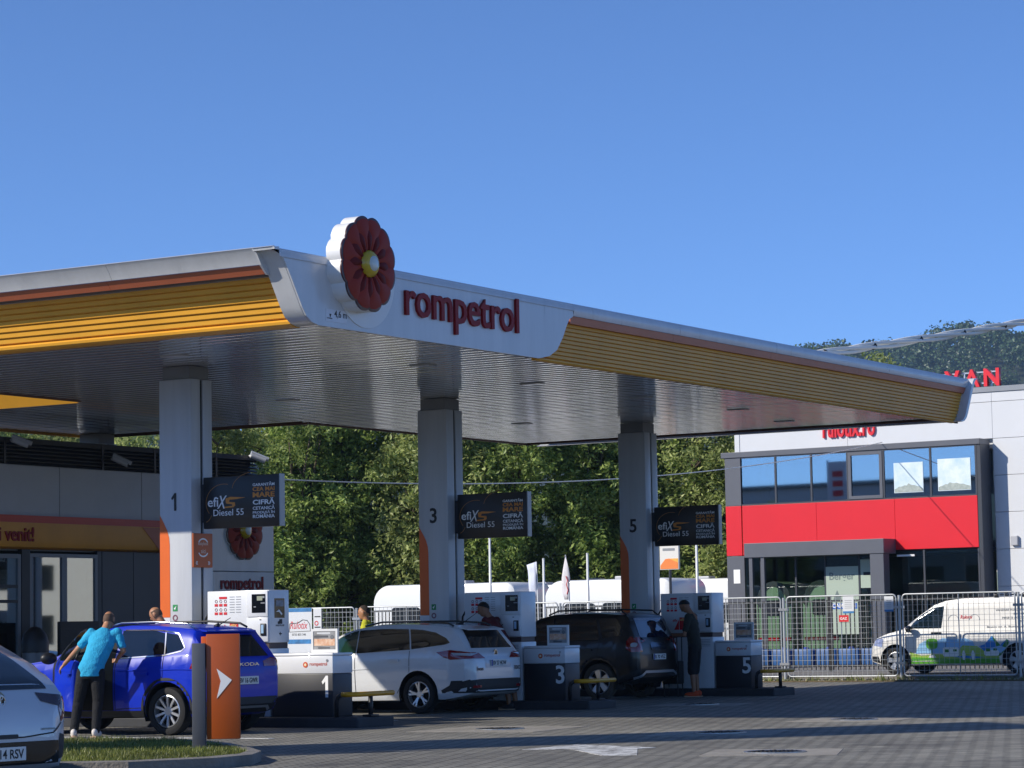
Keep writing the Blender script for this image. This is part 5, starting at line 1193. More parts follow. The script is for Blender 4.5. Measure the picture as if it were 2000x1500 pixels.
# white wall as rows of panels, two runs each
z = .0; k = 0
while z < 8.3:
    z1 = min(z+1.15, 8.36)
    for y0, y1 in ((-14, -5.006), (-5.0, -.006), (0, 3.93)):
        if z < 6.5 and y0 > -5.5: continue
        a = MB(); a.bbox(.42, .60, y0, y1, z+.008, z1-.004, .008); a.build('wall_panel', WP, bl)
    z += 1.15
a = MB(); a.bbox(.40, .62, 3.935, 4.12, 6.0, 8.36, .008); a.build('corner_trim', WP, bl)
a = MB(); a.box(.60, 14, -14, 4.1, 6.6, 8.3); a.build('upper_volume', WP, bl)
a = MB(); a.box(.38, 14, -14.05, 4.13, 8.365, 8.53); a.build('roof_parapet', mat('parapet_grey', '8d9299', .45, var=.1), bl)
a = MB(); a.box(3.2, 14, -14, 4.1, .0, 6.59); a.build('rear_volume', AGD, bl)
a = MB(); a.box(.62, 3.19, -14, -4.9, 0, 6.59); a.build('side_volume', WP, bl)
a = MB(); a.box(.0, 3.19, -4.88, 4.08, 3.40, 3.52); a.build('floor_slab', AGD, bl)
a = MB(); a.box(.0, 3.19, -4.88, 4.08, 6.62, 6.68); a.build('ceiling', mat('ceiling_white', 'cfcfcb', .7), bl)
# protruding module
F = -.35
a = MB(); a.bbox(F-.04, .41, -4.90, 4.22, 6.70, 6.88, .01); a.build('header', AG, bl)
a = MB(); a.bbox(F, .41, -4.90, -4.76, .0, 6.699, .01); a.build('end_fin', AGD, bl)
a = MB(); a.bbox(F, 3.1, 3.52, 4.10, 5.13, 6.69, .006); a.build('upper_pier', AG, bl)
a = MB(); a.bbox(F, 3.1, 3.46, 4.10, .0, 3.48, .006); a.build('lower_pier', AG, bl)
a = MB(); a.bbox(F-.004, F+.06, 3.53, 4.10, 3.50, 5.12, .006); a.build('red_panel', RED, bl)
for y0, y1, z0 in ((-4.75, -1.95, 3.52), (-1.944, 0.8, 3.52), (.806, 3.49, 3.50)):
    a = MB(); a.bbox(F-.004, F+.06, y0, y1, z0, 5.12, .006); a.build('red_panel', RED, bl)
ys = [3.50, 2.24, .95, -.34, -1.60, -3.21, -4.74]
for i in range(6):
    y1, y0 = ys[i], ys[i+1]
    a = MB(); a.box(F+.02, F+.035, y0+.03, y1-.03, 5.17, 6.66); a.build('window_pane', UG, bl)
    a = MB(); a.box(F-.01, F+.06, y0-.03, y0+.03, 5.13, 6.69); a.build('mullion', AGD, bl)
    if i == 3:
        for q in ((y0+.035, y1-.035, 5.17, 5.27), (y0+.035, y1-.035, 6.56, 6.66), (y0+.035, y0+.135, 5.271, 6.559), (y1-.135, y1-.035, 5.271, 6.559)):
            a = MB(); a.box(F-.03, F+.018, *q); a.build('sash_rail', AG, bl)
for z0, z1 in ((5.123, 5.168), (6.662, 6.698)):
    a = MB(); a.box(F-.005, F+.055, -4.74, 3.50, z0, z1); a.build('window_rail', AGD, bl)
a = MB(); a.box(1.6, 1.65, -4.8, 3.5, 3.53, 6.6); a.build('office_wall', mat('office_wall', 'a8b4bc', .7, var=.1), bl)
for y0, y1, z0, z1 in ((-2.95, -1.95, 5.3, 6.25), (-4.55, -3.45, 5.3, 6.3)):
    a = MB(); a.box(F+.008, F+.017, y0, y1, z0, z1); po = a.build('landscape_poster', mat('poster_sky', 'b8d4e2', .5, var=.3, vscale=2, col2='e2ecec'), bl)
    a = MB(); n = 14; rr_ = random.Random(int(y0*10)); a.prism([(y0+.02, z0+.02)]+[(y0+.02+(y1-y0-.04)*k/n, z0+.12+.16*math.sin(math.pi*k/n)*rr_.uniform(.6, 1.1)) for k in range(n+1)]+[(y1-.02, z0+.02)], F+.001, F+.006, 'x'); a.build('poster_hill', mat('poster_hill', '8f9c96', .6, var=.4, vscale=9, col2='b4bcb4'), po)
# ground floor glazing
gy = [3.44, 2.85, 1.6, .55, -.65, -1.45, -2.9, -4.74]
for y1, y0 in zip(gy, gy[1:]):
    a = MB(); a.box(F+.02, F+.03, y0+.03, y1-.03, .06, 3.44); a.build('shop_window', LGm, bl)
    a = MB(); a.box(F-.01, F+.06, y0-.03, y0+.03, .0, 3.49); a.build('mullion', AGD, bl)
a = MB(); a.box(F+.2, 3.19, -4.85, 3.4, .0, .02); a.build('showroom_floor', mat('showroom_tile', '55585c', .3), bl)
# porch
a = MB(); a.bbox(-1.25, F-.01, -1.95, 2.98, 3.40, 3.86, .01); a.build('porch_roof', AG, bl)
a = MB(); a.bbox(-1.22, -.80, -1.92, -1.45, .0, 3.399, .01); a.build('porch_pillar', AG, bl)
for y_ in (2.78, 2.35):
    a = MB(); a.box(-1.20, -1.08, y_-.06, y_+.06, .0, 3.399); a.build('porch_post', AG, bl)
a = MB(); a.box(F-.06, F-.02, -2.6, -2.0, 3.30, 3.36); a.build('porch_light', WHITE, bl)
# door poster
a = MB(); a.box(F-.012, F+.015, -.62, .52, .9, 3.05); dp = a.build('door_poster', mat('poster_pale_green', 'a9b8a8', .5), bl)
text('Berger', mat('poster_text_grey', '6a7a78', .5), (F-.014, .40, 2.55), '-X', width=.9, parent=dp, bold=.02, ext=.001)
a = MB(); a.prism([(.30, 1.95), (-.02, 1.95), (.14, 2.3)], F-.016, F-.0125, 'x'); a.build('poster_triangle', mat('poster_text_grey', '6a7a78', .5), dp)
a = MB(); a.box(F-.018, F-.0125, -.55, .38, 1.7, 1.88); a.build('poster_strip', mat('poster_blue', '2c62b8', .5), dp)
text('CAMPING', WHITEINK, (F-.0195, .32, 1.74), '-X', width=.8, parent=dp, bold=.02, ext=.001)
a = MB(); a.box(F-.012, F-.002, 3.62, 3.86, 2.6, 3.05); a.build('door_notice', WHITEINK, bl)
a = MB(); a.box(F-.012, F+.015, -1.40, -.70, 2.35, 3.25); s_ = a.build('window_poster', mat('poster_pale_green', 'a9b8a8', .5), bl)
a = MB(); a.box(F-.016, F-.0125, -1.3, -.8, 2.75, 2.85); a.build('poster_mark', INK, s_)
# wall lamp on the white wall
a = MB(); a.bbox(.30, .419, -5.75, -5.52, 3.55, 3.85, .02); wl_ = a.build('wall_lamp', GREYPANEL, bl)
# signs
for i, ch in enumerate('rulotix.ro'): pass
text('rulotix.ro', mat('sign_red', 'e0202c', .35), (.40, .85, 7.22), '-X', width=1.85, height=.62, parent=bl, bold=.02, ext=.06, name='wall_sign')
for i, ch in enumerate('CARAVAN'):
    y_ = -.72-i*.665
    o_ = text(ch, mat('sign_red', 'e0202c', .35), (.62, y_, 8.56), '-X', width=.52, height=.56, parent=bl, bold=.03, ext=.07, name='roof_letter')
for z_ in (8.68, 9.03):
    a = MB(); a.box(.70, .73, -5.15, -.9, z_-.02, z_+.02); a.build('sign_rail', STEEL, bl)
for y_ in (-1.2, -2.6, -4.0, -4.9):
    a = MB(); a.box(.70, .74, y_-.02, y_+.02, 8.532, 9.06); a.build('sign_post', STEEL, bl)
a = MB(); a.lathe([(.001, -.06), (.36, -.06), (.36, 0), (.001, 0)], 24, 'x', (.62, -.35, 9.25)); a.build('round_logo', mat('sign_red', 'e0202c', .35), bl)
a = MB(); a.box(.63, .67, -.38, -.32, 8.532, 9.2); a.build('logo_post', STEEL, bl)
# ================================================================== FENCES, CARAVANS, FLAGS, WIRES
FX = 58.0
WIREM = mat('zinc_wire', 'bcc0c2', .4, metal=.35, var=.1, vscale=6)
posts = [18.7, 21.69, 24.62, 27.6, 30.7, 33.8, 36.9, 40.02, 43.1, 46.2]
nthf = ['before the rear half of the van', 'before the van cab', 'left of the van, before the entrance porch', 'just right of the cabinet numbered 5', 'left of the framed advert on the cabinet numbered 5', 'behind the black off-roader', 'behind the head of the man in the yellow collar', 'behind the white lettered banner', 'farthest left, behind the first fuel dispenser']
cache = {}
def fence_panel(y0, y1):
    L_ = round(y1-y0-.16, 2); key = L_
    if key not in cache:
        z0, z1, rc = .12, 2.02, .09
        fr_ = MB(); pts = []
        for cy, cz, a0 in ((L_-rc, z1-rc, 0), (rc, z1-rc, 90), (rc, z0+rc, 180), (L_-rc, z0+rc, 270)): pts += [(0, cy+rc*math.cos(R(a0+k*22.5)), cz+rc*math.sin(R(a0+k*22.5))) for k in range(5)]
        fr_.tube(pts+[pts[0]], .019, 8, cap=False)
        ms = MB()
        n = int(L_/.125)
        for k in range(1, n):
            y_ = L_*k/n; ms.box(-.0035, .0035, y_-.0031, y_+.0031, z0+.005, z1-.005)
        m = 15
        for k in range(1, m):
            z_ = z0+(z1-z0)*k/m; ms.box(-.0075, -.0036, .005, L_-.005, z_-.0031, z_+.0031)
        md = MB(); md.tube([(0.012, L_/2, z0+.01), (.012, L_/2, z1-.01)], .013, 6)
        cache[key] = (fr_.mesh('frame', WIREM, smooth=True), ms.mesh('wire_mesh', WIREM, fix=False), md.mesh('middle_bar', WIREM, smooth=True))
    return cache[key]
for i, (y0, y1) in enumerate(zip(posts, posts[1:])):
    t = thing('mesh_fence', f'galvanised mesh fence panel {nthf[i]}', 'fence', (FX, y0+.08, 0), group='mesh fence panels')
    f_, m_, b_ = fence_panel(y0, y1)
    obj('frame', f_, t); obj('wire_mesh', m_, t, kind='stuff'); obj('middle_bar', b_, t)
pd_ = {18.7: 'outside the right edge', 21.69: 'at the right picture edge before the van rear', 24.62: 'before the van cab', 27.6: 'right of the cabinet numbered 5', 30.7: 'behind the dispenser of column 5', 33.8: 'behind the off-roader roof', 36.9: 'behind the middle dispenser', 40.02: 'left of the man with the yellow collar', 43.1: 'behind the first dispenser', 46.2: 'behind column 1'}
pp = MB(); pp.tube([(0, 0, -.03), (0, 0, 2.0)], .032, 10); pm = pp.mesh('post', WIREM, smooth=40)
cl = MB(); cl.box(-.05, .02, -.12, .12, -.03, .03); cm = cl.mesh('clamp', STEEL)
for y_ in posts:
    t = thing('fence_post', f'round galvanised fence post {pd_[y_]}', 'post', (FX, y_, 0), group='mesh fence posts')
    obj('tube', pm, t); obj('clamp', cm, t, loc=(0, 0, 1.72)); obj('clamp', cm, t, loc=(0, 0, .42))
    a = MB(); a.bbox(-.12, .12, -.12, .12, -.03, .06, .02); a.build('foot', KERBM, t)
# banners and notices tied to the mesh
BANW = mat('banner_white', 'dcdfe2', .5, var=.05)
def banner(label, y0, y1, z0, z1, name='banner'):
    t = thing(name, label, 'banner', (FX-.03, 0, 0)); a = MB(); a.box(-.006, 0, y0, y1, z0, z1); return t, a.build('sheet', BANW, t)
t, s_ = banner('white banner with a red caravan logo and blue edges tied to the fence', 41.45, 42.25, .75, 2.03)
for z0, z1 in ((1.93, 2.03), (1.08, 1.2)):
    a = MB(); a.box(-.009, -.0062, 41.46, 42.24, z0, z1); a.build('blue_edge', mat('banner_blue', '3f8fd0', .5, var=.5, vscale=6), s_)
text('Rulotix', REDINK, (-.0085, 42.17, 1.48), '-X', width=.58, height=.2, parent=s_, bold=.0, ext=.001, shear=.3)
a = MB(); a.tube([(-.01, 42.2, 1.40), (-.01, 42.18, 1.62), (-.01, 41.9, 1.64), (-.01, 41.75, 1.72), (-.01, 41.6, 1.70), (-.01, 41.52, 1.6), (-.01, 41.5, 1.42), (-.01, 42.2, 1.40)], .008, 5); a.build('caravan_outline', INK, s_)
text('0733 825 346', INK, (-.0085, 42.1, 1.30), '-X', width=.45, parent=s_, ext=.001)
t, s_ = banner('narrow white banner with a red round mark tied beside the logo banner', 41.14, 41.40, 1.0, 2.02)
a = MB(); a.lathe([(.04, -.004), (.065, -.004), (.065, 0), (.04, 0)], 16, 'x', (-.006, 41.3, 1.62)); a.build('red_ring', REDINK, s_)
for z_ in (1.78, 1.5, 1.4): 
    a = MB(); a.box(-.009, -.0062, 41.17, 41.36, z_, z_+.03); a.build('text_line', INK, s_)
for lab, y0, y1, z0, z1 in (('white notice sheet with blue edges hung on the mesh before the porch', 25.76, 26.04, 1.60, 2.0), ('white notice sheet with a blue foot hung beside the fence post', 24.75, 24.98, 1.62, 1.98)):
    t, s_ = banner(lab, y0, y1, z0, z1, 'notice_sheet')
    a = MB(); a.box(-.009, -.0062, y0, y1, z0, z0+.05); a.build('blue_edge', mat('banner_blue', '3f8fd0', .5), s_)
    for k in range(5):
        a = MB(); a.box(-.009, -.0062, y0+.05, y1-.05, z1-.1-k*.045, z1-.09-k*.045); a.build('text_line', GREYINK, s_)
t = thing('warning_plate', 'small red warning plate hung on the mesh fence below the notice', 'sign', (FX-.03, 0, 0)); a = MB(); a.box(-.006, 0, 25.9, 26.15, 1.40, 1.56); s_ = a.build('plate', REDINK, t)
text('GAZ', WHITEINK, (-.008, 26.12, 1.45), '-X', width=.18, height=.06, parent=s_, bold=.02, ext=.001)
# black railing in front of the dealer building
RX = 63.6
rp = {0: 'right part, behind the van', 1: 'middle part, before the porch', 2: 'left part, before the caravans'}
for i, (y0, y1) in enumerate(((14, 23.9), (24, 33.9), (34, 47))):
    t = thing('railing', f'black picket railing before the dealer lot, {rp[i]}', 'railing', (RX, 0, .12))
    for z_ in (.15, 1.83):
        a = MB(); a.box(-.02, .02, y0, y1, z_-.025, z_+.025); a.build('rail', BLACKPL, t)
    a = MB(); n = int((y1-y0)/.125)
    for k in range(n): a.box(-.013, .013, y0+k*.125-.011, y0+k*.125+.011, .05, 1.80)
    a.build('pickets', BLACKPL, t, kind='stuff')
    for k in range(3):
        y_ = y0+.1+(y1-y0-.2)*k/2; a = MB(); a.box(-.04, .04, y_-.04, y_+.04, -.02, 1.95); a.build('post', BLACKPL, t)
# blue barrels along the building foot
BB = mat('blue_barrel', '2c5f9c', .5, var=.15)
bp_ = ['leftmost', 'second from the left', 'third from the left', 'fourth from the left', 'fifth from the left', 'sixth from the left', 'seventh from the left', 'rightmost']
for k in range(8):
    t = thing('water_container', f'blue plastic water container on the dealer lot, {bp_[k]} of the row', 'container', (73.5, 31.3+(7-k)*.74, .12), group='blue containers in a row')
    a = MB(); a.bbox(-.25, .25, -.33, .33, 0, .5, .06); a.build('tank', BB, t, smooth=40)
    a = MB(); a.lathe([(.001, .05), (.07, .05), (.08, 0), (.001, 0)], 12, 'z', (0, 0, .5)); a.build('cap', BLUEINK, t)
# caravans
CW = mat('caravan_white', 'e4e6e6', .35, var=.05, vscale=1, coat=.3); CG = mat('caravan_window', '2a3036', .08, coat=1.)
def caravan(label, x, y, L_, rz=math.pi/2, H=2.62, W_=2.15, tint=CW, band=None, zg=.12):
    t = thing('caravan', label, 'caravan', (x, y, zg), rz, group='white caravans on the dealer lot')
    z0, z1 = .36, H
    def outline(d):
        o_ = []
        for cx, cz, r_, a0, a1 in ((L_/2-.55, z1-.55, .55-d, 0, 90), (-L_/2+.32, z1-.32, .32-d, 90, 180), (-L_/2+.15, z0+.15, .15-d, 180, 270), (L_/2-.35, z0+.35, .35-d, 270, 360)): o_ += arc_pts(cx, cz, max(r_, .02), a0, a1, 7)
        return o_
    a = MB(); ins = [(.10, 0), (.03, .03), (0, .10)]; rings = []
    for d, e in ins: rings.append([(p[0], -W_/2+e, p[1]) for p in outline(d)])
    for d, e in ins[::-1]: rings.append([(p[0], W_/2-e, p[1]) for p in outline(d)])
    a.loft(rings, 0); bo = a.build('shell', tint, t, smooth=40)
    for s in (1, -1):
        for x0, x1 in ((L_/2-1.7, L_/2-.7), (-.55, .15), (-L_/2+.45, -L_/2+1.25)):
            q = rrect(x0, x1, 1.35, 1.95, .1); a = MB(); a.prism(q, s*(W_/2-.005), s*(W_/2+.022), 'y'); a.build('window', CG, t, smooth=40)
        a = MB(); a.box(-L_/2+.2, L_/2-.2, s*W_/2-.008, s*W_/2+.010, 1.10, 1.17); a.build('side_stripe', band or GREYINK, t)
        a = MB(); a.lathe([(.001, -.09), (.30, -.09), (.32, 0), (.30, .09), (.001, .09)], 20, 'y', (-.1, s*(W_/2-.18), .32)); a.build('wheel', RUBBER, t, smooth=40)
        a = MB(); a.prism(arc_pts(-.1, .34, .42, 0, 180, 12), s*(W_/2-.003), s*(W_/2+.008), 'y'); a.build('wheel_arch', DARKGREY, t)
        a = MB(); a.box(-L_/2-.004, -L_/2+.05, s*.85-.09, s*.85+.09, .75, 1.0); a.build('tail_lamp', REDLENS, t)
    a = MB(); a.prism(rrect(-.6, .6, 1.45, 2.0, .1), -L_/2-.02, -L_/2+.03, 'x'); a.build('rear_window', CG, t)
    a = MB(); a.prism(rrect(-.8, .8, 1.35, 1.95, .12), L_/2-.06, L_/2+.012, 'x'); a.build('front_window', CG, t)
    a = MB(); a.box(.25, .9, -W_/2-.02, -W_/2+.004, .5, 2.2); a.build('door', tint, t)
    a = MB(); a.bbox(-.3, .2, -.25, .25, H-.005, H+.10, .03); a.build('roof_vent', GREYPANEL, t)
    a = MB(); a.bbox(.75, 1.1, -.2, .2, H-.005, H+.06, .02); a.build('roof_light', CG, t)
    for s in (1, -1):
        a = MB(); a.tube([(L_/2-.1, s*.6, .42), (L_/2+1.1, 0, .42)], .04, 6); a.build('drawbar', STEEL, t)
    a = MB(); a.tube([(L_/2+.9, 0, .0), (L_/2+.9, 0, .55)], .03, 6); a.build('jockey_wheel', STEEL, t)
    return t
caravan('long white caravan behind the middle column, left of the flags', 67.2, 42.55, 5.0)
caravan('white caravan between the pointed flag and column 5', 67.4, 37.1, 4.2)
c5 = caravan('white caravan with small dark lettering beside the dealer building', 82.0, 42.0, 4.6, H=2.85)
text('Hobby', INK, (.75, 1.09, 2.42), ((-1, 0, 0), (0, 0, 1), (0, 1, 0)), width=.55, parent=c5, bold=.02, ext=.001)
caravan('lower white caravan glimpsed between the two flags', 73.0, 43.2, 4.0, H=2.62)
CGR = mat('caravan_pale_green', 'b4beb0', .4, coat=.3)
# show caravans standing inside the glazed ground floor
for lab, y_, s_ in (('pale show caravan behind the left showroom window', 37.4, 1), ('pale show caravan with grey arcs behind the showroom window beside the entrance', 35.75, 1)):
    t = thing('show_caravan', lab, 'caravan', (79.08, y_, .15), R(-2.05))
    q = [(-.62, .3), (.62, .3), (.66, .6), (.64, 1.9), (.52, 2.3), (.3, 2.52), (0, 2.6), (-.3, 2.52), (-.52, 2.3), (-.64, 1.9), (-.66, .6)]
    a = MB(); a.prism(q, -1.1, 1.2, 'x'); a.build('shell', CGR, t)
    a = MB(); a.prism([(p[0]*1.02, p[1]+.02) for p in q[3:10]]+[(p[0]*.78, p[1]-.16) for p in q[3:10][::-1]], -1.12, -1.104, 'x'); a.build('front_arc', DARKGREY, t)
    a = MB(); a.prism(rrect(-.3, .3, 1.5, 2.0, .08), -1.125, -1.104, 'x'); a.build('window', CG, t)
    a = MB(); a.box(-1.13, -1.104, -.6, .6, .7, .8); a.build('lamp_strip', REDLENS, t)
    for s2 in (1, -1):
        a = MB(); a.lathe([(.001, -.08), (.28, -.08), (.28, .08), (.001, .08)], 16, 'y', (0, s2*.55, .28-.15+.15)); a.build('wheel', RUBBER, t)
# party tent
t = thing('white_tent', 'white peaked tent roof at the left corner of the dealer building', 'tent', (86.5, 43.0, .12))
a = MB(); b_ = 2.3
a.add([(-b_, -b_, 2.45), (b_, -b_, 2.45), (b_, b_, 2.45), (-b_, b_, 2.45), (0, 0, 4.0), (-b_, -b_, 2.2), (b_, -b_, 2.2), (b_, b_, 2.2), (-b_, b_, 2.2)], [(0, 1, 4), (1, 2, 4), (2, 3, 4), (3, 0, 4), (0, 5, 6, 1), (1, 6, 7, 2), (2, 7, 8, 3), (3, 8, 5, 0)]); a.build('roof_cloth', mat('tent_cloth', 'e2e4e4', .8), t)
for u in (-1, 1):
    for v in (-1, 1):
        a = MB(); a.tube([(u*2.25, v*2.25, 0), (u*2.25, v*2.25, 2.25)], .03, 6); a.build('leg', STEEL, t)
# flag poles and flags
PW_ = mat('flagpole_white', 'dfe1e2', .4)
for y_, h_, lab in ((38.33, 3.88, 'tall white flagpole under the advert of column 3'), (36.63, 3.27, 'white flagpole between the square flag and the pointed flag'), (35.26, 3.37, 'white flagpole right of the pointed flag'), (33.75, 3.0, 'short white flagpole just left of column 5'), (31.97, 3.95, 'white flagpole under the advert of column 5')):
    t = thing('flagpole', lab, 'pole', (62.0, y_, .12)); a = MB(); a.tube([(0, 0, 0), (0, 0, h_-.15)], [.05, .03], 10); a.build('pole', PW_, t, smooth=True)
    a = MB(); a.lathe([(.001, .03), (.035, .02), (.035, 0), (.001, 0)], 10, 'z', (0, 0, h_-.15)); a.build('finial', PW_, t)
t = thing('square_flag', 'blank white flag leaning left beside the pole', 'flag', (62.0, 36.9, .12)); a = MB(); rows = []
for k in range(7):
    u = k/6; rows.append([(.03*math.sin(u*7+v), .26-.05*u-.28*v*(1-.25*u)-.06*u, 2.98-.95*u+.08*v) for v in (0, .33, .66, 1)])
a.loft(rows, 0, cap=False, closed=False); o_ = a.build('cloth', mat('flag_white', 'd4daea', .8), t, smooth=True); md = o_.modifiers.new('s', 'SOLIDIFY'); md.thickness = .006; apply_mods(o_)
a = MB(); a.tube([(0.02, -.08, 0), (.02, -.06, 2.0), (.02, -.03, 3.06)], .018, 8); a.build('staff', PW_, t, smooth=True)
t = thing('pointed_flag', 'white pointed feather flag with faint red print', 'flag', (60.0, 34.8, .0)); a = MB(); rows = []
prof = [(0, .0, .0), (.12, .02, .07), (.3, .06, .12), (.5, .09, .14), (.7, .11, .13), (.85, .10, .10), (1, .03, .09)]
for u, l_, r_ in prof: rows.append([(.02*math.sin(u*9+v*3), l_-(l_+r_)*v, 3.26-1.15*u) for v in (0, .33, .66, 1)])
a.loft(rows, 0, cap=False, closed=False); fl = a.build('cloth', mat('flag_cream', 'd9d6da', .8), t, smooth=True); md = fl.modifiers.new('s', 'SOLIDIFY'); md.thickness = .006; apply_mods(fl)
a = MB(); a.tube([(0.03, -.02, 0), (.03, -.10, 2.0), (.03, -.09, 2.8), (.03, -.0, 3.27)], .014, 8); a.build('staff', PW_, t, smooth=True)
a = MB(); a.tube([(-.03, -.04, 2.72), (-.03, -.09, 2.6), (-.03, -.05, 2.5), (-.03, -.10, 2.35), (-.03, -.06, 2.25)], .012, 5); a.build('red_print', REDINK, fl)
# billboard on a post
t = thing('lot_sign', 'white and orange board on a post below the advert of column 5', 'sign', (66.0, 34.9, .12))
a = MB(); a.bbox(0, .08, -.30, .30, 2.83, 3.75, .01); b_ = a.build('board', mat('board_cream', 'e2e0d8', .5), t)
a = MB(); a.prism([(.28, 2.85), (-.28, 2.85), (-.28, 3.02), (.0, 3.14), (.12, 3.13), (.28, 2.95)], -.006, -.001, 'x'); a.build('orange_wave', mat('board_orange', 'f0863c', .5), b_)
a = MB(); a.prism([(-.28, 3.02), (.0, 3.14), (-.28, 3.14)], -.006, -.001, 'x'); a.build('yellow_wave', mat('board_yellow', 'f2b34c', .5), b_)
a = MB(); a.box(-.006, -.001, -.18, .2, 3.36, 3.43); a.build('grey_bar', GREYINK, b_)
a = MB(); a.tube([(.04, 0, 0), (.04, 0, 2.829)], .04, 8); a.build('post', DARKGREY, t)
# overhead wires
t = thing('overhead_cable', 'thick twisted white cable bundle rising from the canopy to the upper right', 'cable')
A, B = Vector((43.3, 21.85, 6.08)), Vector((66.6, 20.3, 9.65)); dirv = B-A
for k in range(3):
    a = MB(); pts = []
    for j in range(90):
        u = j/89; s_ = 1.3*math.sin(u*5+k)*.0; p = A+dirv*u-Vector((0, 0, .12*4*u*(1-u)))
        ph = u*34+k*2.09+1.2*math.sin(u*9); r_ = .035+.03*abs(math.sin(u*13+k))
        pts.append(p+Vector((.0, math.cos(ph)*r_, math.sin(ph)*r_)))
    a.tube(pts, .04, 6); a.build('strand', mat('cable_white', 'f0eee6', .6), t, smooth=True)
for u in (.18, .27, .36, .45, .54, .63):
    p = A+dirv*u-Vector((0, 0, .12*4*u*(1-u))); a = MB(); a.tube([p-dirv*.0008, p+dirv*.0008], .075, 8); a.build('cable_tie', BLACKPL, t)
t = thing('utility_pole', 'concrete utility pole outside the right picture edge', 'pole', (66.6, 20.3, .12)); a = MB(); a.tube([(0, 0, -.1), (0, 0, 10)], [.17, .1], 12); a.build('shaft', KERBM, t, smooth=True)
t = thing('thin_wire', 'thin white wire sagging from the shop roof to the dealer building', 'wire')
A, B = Vector((44.95, 33.42, 4.62)), Vector((77.85, 33.45, 7.05)); a = MB()
a.tube([A+(B-A)*(j/60)-Vector((0, 0, .55*4*(j/60)*(1-j/60))) for j in range(61)], .014, 5); a.build('wire', mat('cable_white', 'f0eee6', .6), t, smooth=True)
# ================================================================== PEOPLE
SKIN = mat('skin', 'b5815f', .5, var=.12, vscale=12); SKIND = mat('skin_tan', '9a6a4c', .5, var=.12, vscale=12)
def cloth(name, c): return mat(name, c, .85, var=.18, vscale=9, bump=.25, bscale=60)
def remesh(a, name, m_, parent, vox=.012, wrinkle=0., smooth_it=3):
    o = a.build(name, m_, parent, smooth=True)
    md = o.modifiers.new('r', 'REMESH'); md.mode = 'VOXEL'; md.voxel_size = vox; md.use_smooth_shade = True
    sm = o.modifiers.new('s', 'SMOOTH'); sm.factor = .5; sm.iterations = smooth_it
    apply_mods(o)
    if wrinkle:
        nr = [0.]*(3*len(o.data.vertices)); o.data.vertices.foreach_get('normal', nr)
        for i_, v in enumerate(o.data.vertices):
            p = v.co; d = noise.noise((p.x*9, p.y*9+p.z*7, p.z*15))*.75+noise.noise((p.x*22+5, p.y*22, p.z*30))*.35
            v.co = p+Vector(nr[3*i_:3*i_+3])*d*wrinkle
    o.data.polygons.foreach_set('use_smooth', [True]*len(o.data.polygons)); return o
def lerp(a, b, t): return Vector(a)*(1-t)+Vector(b)*t
def limb(a, pts, rs, sub=4):
    P_ = []; R_ = []
    for (p, q, r0, r1) in zip(pts, pts[1:], rs, rs[1:]):
        for k in range(sub): P_.append(lerp(p, q, k/sub)); R_.append(r0+(r1-r0)*k/sub)
    P_.append(Vector(pts[-1])); R_.append(rs[-1])
    a.tube(P_, R_, 12)
    for p, r_ in ((pts[0], rs[0]), *zip(pts[1:-1], rs[1:-1]), (pts[-1], rs[-1])): a.ell(p, (r_, r_, r_), 10, 8)
def torso(a, spine, secs, side):
    """elliptic sections along the spine; side = unit vector to the figure's left"""
    n = 20; rings = []
    for i, (p, (wy, wx)) in enumerate(zip(spine, secs)):
        d = (Vector(spine[min(i+1, len(spine)-1)])-Vector(spine[max(i-1, 0)])).normalized(); s_ = (side-d*side.dot(d)).normalized(); f_ = s_.cross(d)
        rings.append([Vector(p)+s_*wy*math.cos(2*math.pi*k/n)+f_*wx*math.sin(2*math.pi*k/n) for k in range(n)])
    a.loft(rings, 0)
